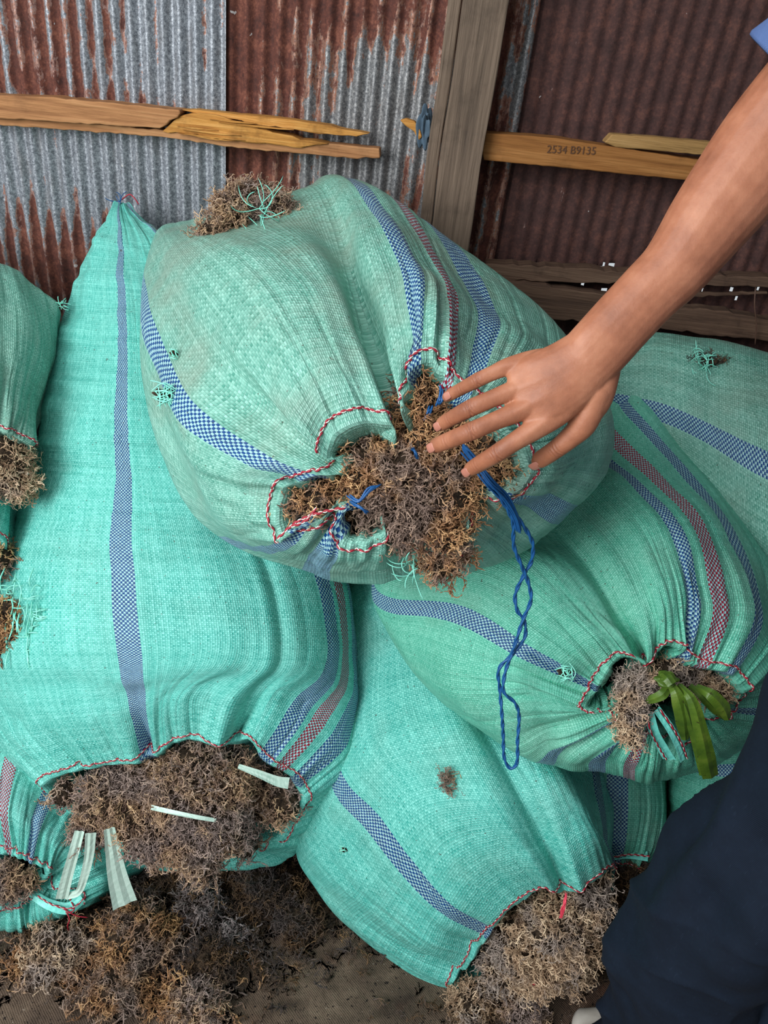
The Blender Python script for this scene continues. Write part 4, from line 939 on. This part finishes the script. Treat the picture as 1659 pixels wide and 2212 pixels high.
c = t.ramp(t.noise(ob, 22, 5, .6), [(.3, srgb(132, 80, 56)), (.5, srgb(158, 100, 72)), (.72, srgb(178, 120, 90))])
c = t.mix(t.math('MULTIPLY', kn, .6), c, srgb(112, 60, 42))  # knuckle skin darkened, with the shade of its folds put into the colour
nb = t.bump(t.noise(ob, 420, 4, .7), .22, .0012); nb = t.bump(t.noise(ob, 90, 3), .15, .002, nb)
M_SKIN = t.out(c, .5, nb, 0, .4); t.b.inputs['Subsurface Weight'].default_value = .12; t.b.inputs['Subsurface Radius'].default_value = (.012, .004, .002); t.b.inputs['Subsurface Scale'].default_value = .3
person = tag(empty('person'), 'person in dark jeans and blue short sleeve, bare arm reaching onto the top sack', 'person')
NC = -Fv
def fing(pts, ref=NC): return section_chain([(P(x, y, d), a*d/FPX, b*d/FPX) for x, y, d, a, b in pts], ref)
FING = {
 'little': [(1235, 775, .722, 24, 20), (1165, 778, .732, 25, 20), (1098, 792, .736, 20, 17), (1062, 807, .737, 16.5, 14), (1034, 820, .740, 16.5, 14.5), (1000, 838, .757, 14.5, 12.5), (976, 851, .768, 13.5, 11), (964, 858, .774, 11, 9)],
 'ring': [(1250, 790, .720, 25, 20), (1175, 818, .728, 26, 21), (1112, 842, .732, 22, 18.5), (1062, 862, .733, 19.5, 16.5), (1018, 881, .736, 19.5, 17), (975, 904, .756, 17, 14.5), (955, 916, .769, 15.5, 12.5), (950, 920, .773, 12, 10)],
 'middle': [(1262, 810, .718, 25, 20), (1185, 855, .726, 26, 21), (1116, 890, .730, 23, 19), (1068, 910, .731, 20.5, 17), (1022, 930, .734, 20.5, 18), (968, 952, .754, 18.5, 15.5), (942, 963, .768, 16.5, 13.5), (936, 967, .773, 12.5, 10)],
 'index': [(1275, 830, .718, 24, 20), (1212, 890, .726, 26, 21), (1150, 930, .731, 24, 19), (1110, 955, .733, 21, 17.5), (1076, 978, .738, 20.5, 18), (1034, 1003, .758, 18, 15), (1016, 1014, .770, 16, 13), (1011, 1018, .774, 12, 10)],
 'thumb': [(1290, 850, .722, 30, 26), (1262, 915, .735, 28, 25), (1232, 945, .745, 24, 21), (1204, 968, .755, 21, 19), (1178, 986, .768, 20, 16), (1162, 996, .775, 18, 13), (1158, 998, .778, 13, 10)],
}
ch = [fing(v) for v in FING.values()]
ch.append(fing([(1281, 766, .715, 66, 44), (1225, 812, .722, 78, 42), (1170, 845, .728, 84, 34), (1130, 862, .733, 76, 24)]))      # palm
ch.append(fing([(1300, 800, .722, 40, 34), (1285, 860, .728, 38, 32), (1255, 910, .738, 30, 26)]))                                  # thumb base
ch.append(fing([(1270, 776, .716, 68, 46), (1300, 744, .712, 69, 49), (1345, 694, .706, 69, 52), (1400, 636, .700, 70, 56), (1458, 578, .694, 75, 62), (1530, 480, .684, 90, 74), (1612, 372, .672, 103, 84), (1668, 290, .662, 104, 88), (1728, 205, .645, 99, 88), (1810, 110, .615, 100, 92), (1910, 15, .59, 108, 100), (2020, -70, .565, 118, 110)]))
body = remeshed('body', ch, .0011, 7, M_SKIN, person)
# knuckle creases
me = body.data; co = np.empty(len(me.vertices)*3, np.float32); me.vertices.foreach_get('co', co); co = co.reshape(-1, 3).astype(float)
no = np.empty(len(me.vertices)*3, np.float32); me.vertices.foreach_get('normal', no); no = no.reshape(-1, 3)
kv = np.zeros(len(co)); face = np.clip((no@NC), 0, 1)
disp = np.zeros(len(co))
for nm_, pts in FING.items():
    idx = (4, 5) if nm_ != 'thumb' else (3,)
    for q_ in idx:
        c_ = P(*pts[q_][:3]); ax = P(*pts[q_+1][:3])-P(*pts[q_-1][:3]); ax /= np.linalg.norm(ax); r = pts[q_][3]*pts[q_][2]/FPX
        s = (co-c_)@ax; rad = np.linalg.norm(co-c_-s[:, None]*ax, axis=1); m = np.exp(-(s/(.55*r))**2)*(rad < r*1.5)*face
        lat = (co-c_)@np.cross(ax, NC)
        k_ = .55 if q_ == 4 or nm_ == 'thumb' else .3
        w_ = np.cos((s-lat**2/r*.4*np.sign(s))/.0017*np.pi); disp += k_*m*(-.0015*w_); kv += m*k_*(.5+1.3*np.clip(w_, 0, 1))
    # tendons towards the wrist
    if nm_ != 'thumb':
        a_, b_ = P(*pts[2][:3]), P(*pts[0][:3]); ax = b_-a_; Lx = np.linalg.norm(ax); ax /= Lx
        s = (co-a_)@ax; rad = np.linalg.norm(np.cross(co-a_, ax), axis=1); 
        disp += .0013*np.exp(-((np.cross(co-a_, ax)@np.cross(ax, NC) if False else ((co-a_)@np.cross(ax, NC)))/.0045)**2)*np.exp(-((s-.008)/.022)**2)*face
cw = P(1262, 722, .70); disp += .0035*np.exp(-(np.linalg.norm(co-cw, axis=1)/.014)**2)*face       # wrist bone
co += no*disp[:, None]; me.vertices.foreach_set('co', co.astype(np.float32).ravel())
at = me.attributes.new('knuckle', 'FLOAT', 'POINT'); at.data.foreach_set('value', np.clip(kv, 0, 1).astype(np.float32)); me.update()
# nails
t = NT('nail'); M_NAIL = t.out(t.mix(t.noise(t.coord('Object'), 60, 2), srgb(170, 108, 90), srgb(188, 128, 110)), .35, None, 0, .5)
for nm_, pts in FING.items():
    tip, prev = P(*pts[-1][:3]), P(*pts[-3][:3]); ax = tip-prev; ax /= np.linalg.norm(ax)
    r = pts[-2][3]*pts[-2][2]/FPX*1.0; hgt = pts[-2][4]*pts[-2][2]/FPX
    nrm = NC-ax*(NC@ax); nrm /= np.linalg.norm(nrm)
    if nm_ == 'thumb': nrm = nrm*.55+np.array([0.05, 0, -1.0])*.55; nrm -= ax*(nrm@ax); nrm /= np.linalg.norm(nrm)
    sd = np.cross(ax, nrm); c_ = P(*pts[-2][:3])+ax*.003; n_ = 12; V = []
    for i in range(n_):
        for j in range(n_):
            a_ = (i/(n_-1)-.5)*2; b_ = (j/(n_-1)-.5)*2
            hw = .55*math.sqrt(max(0.02, 1-.55*max(0, -b_)**3-.35*max(0, b_)**3)); ang = a_*hw*1.25
            V.append(c_+sd*r*.98*math.sin(ang)+nrm*(hgt*.98*math.cos(ang)+.0002-.0009*max(0, b_)**2)+ax*b_*r*.72)
    q_ = (np.arange(n_-1)[:, None]*n_+np.arange(n_-1)[None]).reshape(-1)
    o = mesh_obj('fingernail', V, np.stack([q_, q_+n_, q_+n_+1, q_+1], -1), M_NAIL, person); o.modifiers.new('s', 'SOLIDIFY').thickness = .0007; o.modifiers['s'].offset = 0
# clothing
def cloth_mat(name, c0, c1, scale):
    t = NT(name); ob = t.coord('Object')
    sx = t.n('ShaderNodeSeparateXYZ'); t.set(sx.inputs[0], ob)
    tw = t.math('SINE', t.math('MULTIPLY', t.math('ADD', t.math('ADD', sx.outputs[0], sx.outputs[2]), sx.outputs[1]), scale))
    col = t.mix(t.noise(ob, 28, 5, .7), c0, c1)
    col = t.mix(t.math('MULTIPLY', t.step(t.noise(t.vmul(ob, (300, 300, 60)), 1, 2), .62, .75), .12), col, tuple(min(1, v*2.2+.01) for v in c1))
    return t.out(col, .85, t.bump(t.math('ADD', tw, t.noise(ob, 300, 2)), .35, .0012), 0, .2)
M_JEANS = cloth_mat('navy_denim', srgb(9, 16, 28), srgb(22, 34, 50), 2600)
M_SHIRT = cloth_mat('blue_cotton', srgb(70, 92, 138), srgb(96, 118, 164), 3000)
def jl(pts, ref=NC): return section_chain([(P(x, y, d), a*d/FPX, b*d/FPX) for x, y, d, a, b in pts], ref, 120, 64)
def leg(off):
    pts = [(1960, 1440, .72, 215, 200), (1835, 1660, .84, 205, 190), (1668, 1866, .95, 182, 172), (1545, 2005, 1.06, 160, 155), (1462, 2100, 1.16, 142, 135), (1450, 2160, 1.21, 116, 112), (1412, 2222, 1.28, 122, 112), (1378, 2270, 1.33, 104, 96)]
    L = [(P(x, y, d)+off, a*d/FPX, b*d/FPX) for x, y, d, a, b in pts]
    L[-1] = (np.array([L[-1][0][0], L[-1][0][1], .10]), L[-1][1], L[-1][2])
    L.append((np.array([L[-1][0][0]-.01, L[-1][0][1]-.005, .05]), L[-1][1]*.98, .03))
    return section_chain(L, np.array([0., -1, 0]), 120, 64)
l1, l2 = leg(np.zeros(3)), leg(np.array([.17, -.03, 0]))
hipc = (P(1960, 1440, .72)+P(1960, 1440, .72)+np.array([.17, -.03, 0]))/2
hips = section_chain([(hipc+np.array([0, 0, -.05]), .19, .12), (hipc+np.array([0, 0, .06]), .18, .115), (hipc+np.array([.0, .01, .14]), .16, .105)], np.array([0., -1, 0]))
jeans = remeshed('jeans', [l1, l2, hips], .005, 5, M_JEANS, person)
me = jeans.data; co = np.empty(len(me.vertices)*3, np.float32); me.vertices.foreach_get('co', co); co = co.reshape(-1, 3).astype(float)
no = np.empty(len(me.vertices)*3, np.float32); me.vertices.foreach_get('normal', no); no = no.reshape(-1, 3); rg = np.random.default_rng(3); dd = np.zeros(len(co))
for k_ in range(24):
    a_ = rg.normal(size=3)*rg.uniform(8, 26); dd += .0048/(1+k_*.10)*np.sin(co@a_+rg.uniform(0, 6)+2*np.sin(co@(rg.normal(size=3)*8)))
z_ = co[:, 2]; dd += .013*(1-2*np.abs(np.sin(z_*27+5*co[:, 0]+2.5*np.sin(co[:, 1]*14+co[:, 0]*9)))**.7)*np.clip(1-z_/.50, 0, 1)
dd += .006*(1-2*np.abs(np.sin(co@np.array([16., 20, 9])+1.5*np.sin(co@np.array([-9., 5, 14]))))**.6)*np.exp(-((z_-.55)/.25)**2)
dd += .006*np.abs(np.sin(co@np.array([18., 9, 22])))**.6*np.exp(-((z_-.3)/.12)**2)
co += no*dd[:, None]; co[:, 2] = np.maximum(co[:, 2], .03); me.vertices.foreach_set('co', co.astype(np.float32).ravel()); me.update()
sh = P(2080, -110, .55)
tor = section_chain([(hipc+np.array([0, .01, .08]), .175, .12), (hipc+np.array([.0, .02, .25]), .165, .115), (hipc*.4+(sh+np.array([.16, -.05, 0]))*.6+np.array([0, 0, .02]), .18, .12), (sh+np.array([.16, -.04, -.02]), .185, .11)], np.array([0., -1, 0]))
slv = section_chain([(P(1990, -45, .57), .058, .060), (P(2080, -110, .55), .075, .07)], NC)
shirt = remeshed('shirt', [tor, slv], .004, 4, M_SHIRT, person)
th = np.arange(64)/64*2*np.pi; rows = []
for cx_, cy_, d_, hw_, hd_ in [(1715, 166, .648, 124, .052), (1716, 165, .648, 130, .054), (1719, 162, .647, 131, .055), (1790, 106, .625, 128, .055), (1890, 26, .60, 134, .058), (2000, -56, .57, 145, .062)]:
    c_ = P(cx_, cy_, d_); a_ = P(cx_+.70*hw_, cy_+.71*hw_, d_)-c_
    rows.append(c_+a_*np.cos(th)[:, None]+tocam(c_)*hd_*(np.sin(th)*(1+.03*np.sin(3*th)))[:, None])
Vq = np.array(rows).reshape(-1, 3); i_ = np.arange(5)[:, None]; j_ = np.arange(64)[None]; k2 = (j_+1) % 64
so_ = mesh_obj('sleeve', Vq, np.stack([i_*64+j_, i_*64+k2, (i_+1)*64+k2, (i_+1)*64+j_], -1).reshape(-1, 4), M_SHIRT, person)
so_.modifiers.new('s', 'SOLIDIFY').thickness = .002
# shoe
sc_ = onfloor(1288, 2262); t = NT('shoe_canvas')
M_SHOE = t.out(t.mix(t.noise(t.coord('Object'), 40, 4), srgb(150, 140, 128), srgb(205, 200, 190)), .7)
for off in (np.zeros(3), np.array([.24, -.05, 0])):
    c0 = np.array([sc_[0], sc_[1], 0])+off
    up = section_chain([(c0+np.array([.11, -.02, .05]), .034, .042), (c0+np.array([.05, .0, .045]), .040, .038), (c0+np.array([.0, .012, .034]), .040, .026), (c0+np.array([-.03, .02, .028]), .030, .018)], np.array([0, 0, 1.]))
    so_ = section_chain([(c0+np.array([.12, -.022, .012]), .036, .011), (c0+np.array([.05, .0, .012]), .042, .011), (c0+np.array([.0, .012, .012]), .043, .011), (c0+np.array([-.03, .02, .012]), .036, .011)], np.array([0, 0, 1.]))
    sho = remeshed('shoe', [up, so_], .003, 3, M_SHOE, person); tag(sho, 'off-white shoe')
